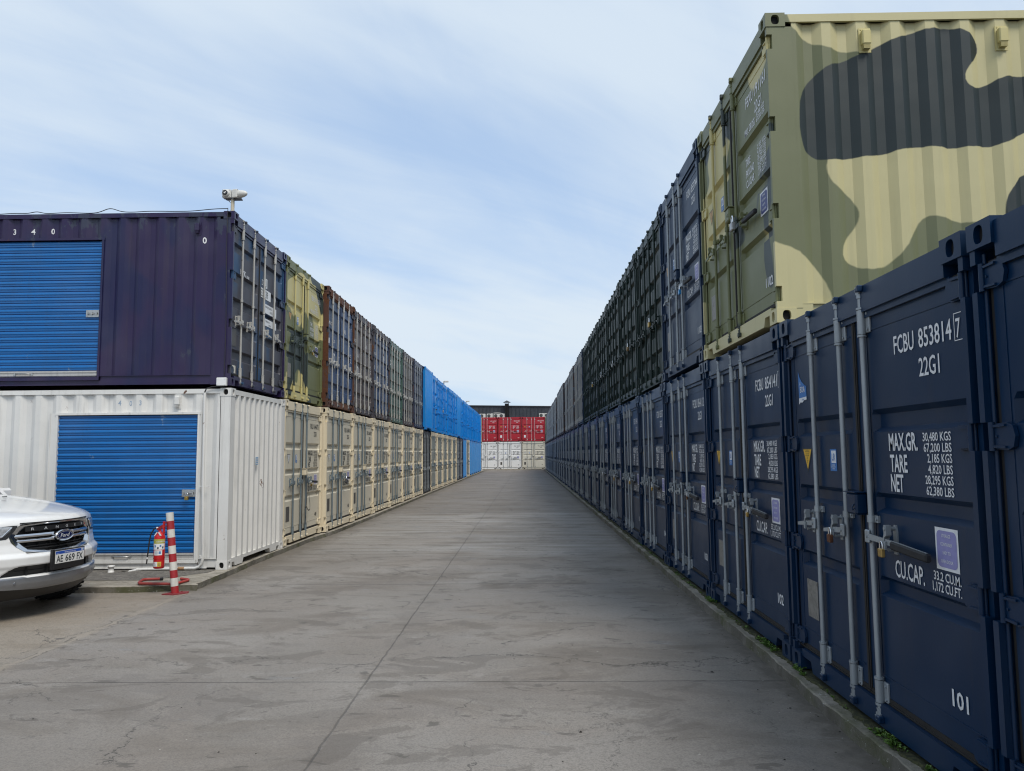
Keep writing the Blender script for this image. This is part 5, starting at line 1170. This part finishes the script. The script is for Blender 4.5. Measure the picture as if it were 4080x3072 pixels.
mb.build('number_plate',[plain('plate_white',(.70,.70,.68),.4),plain('plate_blue',(.01,.07,.38),.4),INK,plain('flag_blue',(.2,.45,.7),.4)],ph)
# lower intake, skid plate, valance, sensors, lamps
mb=MB(); patch(mb,[(a*.99,.515+(z-.515)*.97) for a,z in LP],-.045)
for a in (-.40,-.20,.0,.20,.40): mb.box(-(SB(a,.5)+.045),-(SB(a,.5)+.018),a-.005,a+.005,.476,.552)
mb.tube([(-(SB(a,.515)+.045),a,.515) for a in [-.5+1.0*i/30 for i in range(31)]],.006,6); mb.build('lower_grille',TBK,rt)
SK=[(-.72,.410),(-.66,.462),(-.46,.462),(-.42,.450),(.42,.450),(.46,.462),(.66,.462),(.72,.410),(.80,.330),(.62,.345),(.30,.318),(-.30,.318),(-.62,.345),(-.80,.330)]
mb=MB(); patch(mb,SK,.010,0,80,8); sk=mb.build('skid_plate',TSV,rt)
mb=MB()
for a in (-.52,.52): x=-(SB(a,.40)-.012); mb.tube([(x-.01,a,.402),(x+.003,a,.402)],[.016,.015],14)
for a in (-.52,.52): x=-(SB(a,.40)-.0155); mb.cyl((x-.002,a,.402),(x+.001,a,.402),.009,12)
mb.build('parking_sensor',TSV,sk)
mb=MB(); patch(mb,[(-.86,.30),(-.62,.345),(-.30,.318),(.30,.318),(.62,.345),(.86,.30),(.86,.215),(-.86,.215)],.004,0,60,5); mb.build('front_valance',TBK,rt)
for sg,nm in ((-1,'headlight'),(1,'headlight')):
    P=[(sg*.565,.850),(sg*.500,.930),(sg*.470,.985),(sg*.60,.992),(sg*.85,.975),(sg*.918,.955),(sg*.925,.870),(sg*.80,.835)]
    if sg<0: P=P[::-1]
    mb=MB(); patch(mb,P,.004,0,36,6); hl=mb.build(nm,TBK,rt)
    mb=MB(); P2=[(sg*.60,.868),(sg*.535,.930),(sg*.515,.975),(sg*.62,.983),(sg*.85,.966),(sg*.905,.948),(sg*.912,.882),(sg*.80,.852)]; patch(mb,P2,.007,0,36,6); mb.build('lamp_lens',LMP,hl)
    mb=MB(); P3=[(sg*.585,.880),(sg*.525,.968),(sg*.545,.972),(sg*.61,.888),(sg*.90,.888),(sg*.90,.876)]; 
    for (a0,z0),(a1,z1) in (((sg*.525,.965),(sg*.60,.880)),((sg*.60,.880),(sg*.88,.885))): mb.tube([(-(SB(a0+(a1-a0)*i/10,z0+(z1-z0)*i/10)-.010),a0+(a1-a0)*i/10,z0+(z1-z0)*i/10) for i in range(11)],.0075,8)
    mb.build('light_strip',CHROME,hl)
for sg in (-1,1):
    mb=MB(); P=[(sg*.66,.50),(sg*.70,.575),(sg*.86,.585),(sg*.88,.50)]; patch(mb,P if sg>0 else P[::-1],.003,0,16,4); mb.build('fog_lamp_pocket',TW,rt)
TYR=plain('tyre_rubber',(.010,.010,.010),.85,scale=60,var=.3); RIM=plain('alloy_rim',(.35,.36,.37),.3,.8)
for x in (-.92,-4.14):
    for sg in (-1,1):
        mb=MB(); prof=[(.225,-.125),(.345,-.128),(.372,-.112),(.382,-.085),(.384,0),(.382,.085),(.372,.112),(.345,.128),(.225,.125)]
        mb.lathe(prof,(x,sg*.785,.380),(0,1,0),40); 
        for i in range(40):
            t=2*math.pi*i/40
            for yy_,w2_ in ((-.095,.028),(-.035,.022),(.035,.022),(.095,.028)):
                k0=len(mb.v); mb.box(-.014,.014,yy_-w2_,yy_+w2_,.378,.390); M=Matrix.Translation((x,sg*.785,.38))@Matrix.Rotation(t+(.08 if yy_>0 else 0),4,'Y'); mb.xf(M,k0)
        w_=mb.build('wheel',TYR,rt)
        mb=MB(); mb.lathe([(.225,.0),(.215,.095),(.20,.10),(.06,.085),(0,.09)],(x,sg*.785,.380),(0,sg,0),24); mb.build('rim',RIM,w_)
for sg in (-1,1):
    mb=MB(); mb.bbox(-2.05,-1.90,sg*1.03-.10,sg*1.03+.10,1.12,1.30,.03); mb.box(-2.0,-1.94,min(sg*.90,sg*.96),max(sg*.90,sg*.96),1.14,1.18); mb.build('wing_mirror',TW,rt)
# ---------------------------------------------------------------- weeds along the right containers, litter on the slab
r_=random.Random(21); mt,t,b=newmat('weed_leaf'); g=G(t); cc=g.coord(False); g.set(b.inputs['Base Color'],g.mix(g.step(g.noise(cc,25,2),.4,.6),(.045,.10,.012,1),(.11,.19,.025,1))); b.inputs['Roughness'].default_value=.6
mb=MB()
def tuft(x,y,n,sz):
    for i in range(n):
        a=r_.uniform(0,6.28); rr_=r_.uniform(0,sz*1.4); px_,py_=x+rr_*math.cos(a)*.45,y+rr_*math.sin(a)*1.5; l=r_.uniform(.4,1)*sz; h=r_.uniform(.1,.9)*sz; d=r_.uniform(0,6.28); w_=l*.34
        px_=min(px_,2.05); z=-.014; c,s=math.cos(d),math.sin(d)
        mb.add([(px_,py_,z+h*.4),(px_+c*l*.5-s*w_,py_+s*l*.5+c*w_,z+h),(px_+c*l,py_+s*l,z+h*.8),(px_+c*l*.5+s*w_,py_+s*l*.5-c*w_,z+h*1.05)],[(0,1,2),(0,2,3)])
for y in [1.6+.16*i for i in range(75)]:
    if r_.random()<.62: tuft(1.985+r_.uniform(-.012,.012),y+r_.uniform(-.06,.06),r_.randint(8,26),r_.uniform(.012,.034))
for y,n in ((2.65,60),(3.25,60),(3.9,50),(4.30,80),(4.45,60),(5.75,40),(6.45,90),(6.60,60),(6.3,50),(8.30,90),(8.42,50),(3.05,60),(2.3,60)): tuft(1.99,y,n,.042)
tag(mb.build('weeds',mt),'small green weeds growing between the kerb and the dark blue containers','weeds',kind='stuff')
mt,t,b=newmat('dark_moss'); g=G(t); cc=g.coord(False); g.set(b.inputs['Base Color'],g.mix(g.step(g.noise(cc,30,4),.4,.6),(.018,.020,.006,1),(.05,.05,.018,1))); b.inputs['Roughness'].default_value=.95
mb=MB(); n=1500; vs=[]; w1=0
for i in range(n+1):
    y=-2+i*.02; w1=w1*.85+r_.uniform(-1,1)*.010; vs+=[(2.10,y,-.010),(2.02,y,-.006),(1.985+w1,y,-.004+r_.uniform(-.003,.006)),(1.975+w1,y,-.0165)]
mb.add(vs,[(i*4+j,i*4+j+1,(i+1)*4+j+1,(i+1)*4+j) for i in range(n) for j in range(3)]); tag(mb.build('moss',mt),'dark moss and soil filling the joint under the right row','moss',kind='stuff')
mb=MB()
def bit(x,y,s,mi):
    a=r_.uniform(0,6.28); vs=[]; n=r_.randint(4,6)
    for i in range(n):
        t=a+6.28*i/n; q=s*r_.uniform(.5,1.1); vs.append((x+q*math.cos(t),y+q*.6*math.sin(t),ZR+.002))
    c=(x,y,ZR+.002+s*r_.uniform(.3,.6)); mb.add(vs+[c],[(i,(i+1)%n,n) for i in range(n)],mi)
for i in range(420):
    y=2.2+22*r_.random()**1.5; side_=r_.random()
    if side_<.45: x=1.88-abs(r_.gauss(0,.22))
    elif side_<.6 and y>9.6: x=-4.05+abs(r_.gauss(0,.15))
    else: x=r_.uniform(-4.2,1.8)
    bit(x,y,r_.uniform(.004,.010),r_.choice((0,0,0,1)))
for x,y,s,m_ in ((-1.66,3.95+.0,.014,0),(.32,4.75,.018,0),(.02,5.2,.010,1),(.55,4.0,.016,0),(1.42,6.0,.02,0),(-.25,6.7,.010,1),(-3.2,5.0,.010,0)): bit(x,y,s,m_)
tag(mb.build('litter',[plain('dark_grit',(.03,.026,.022),.9),plain('pale_grit',(.42,.40,.36),.9),]),'small stones, dry leaves and grit scattered over the concrete slab','litter',kind='stuff')
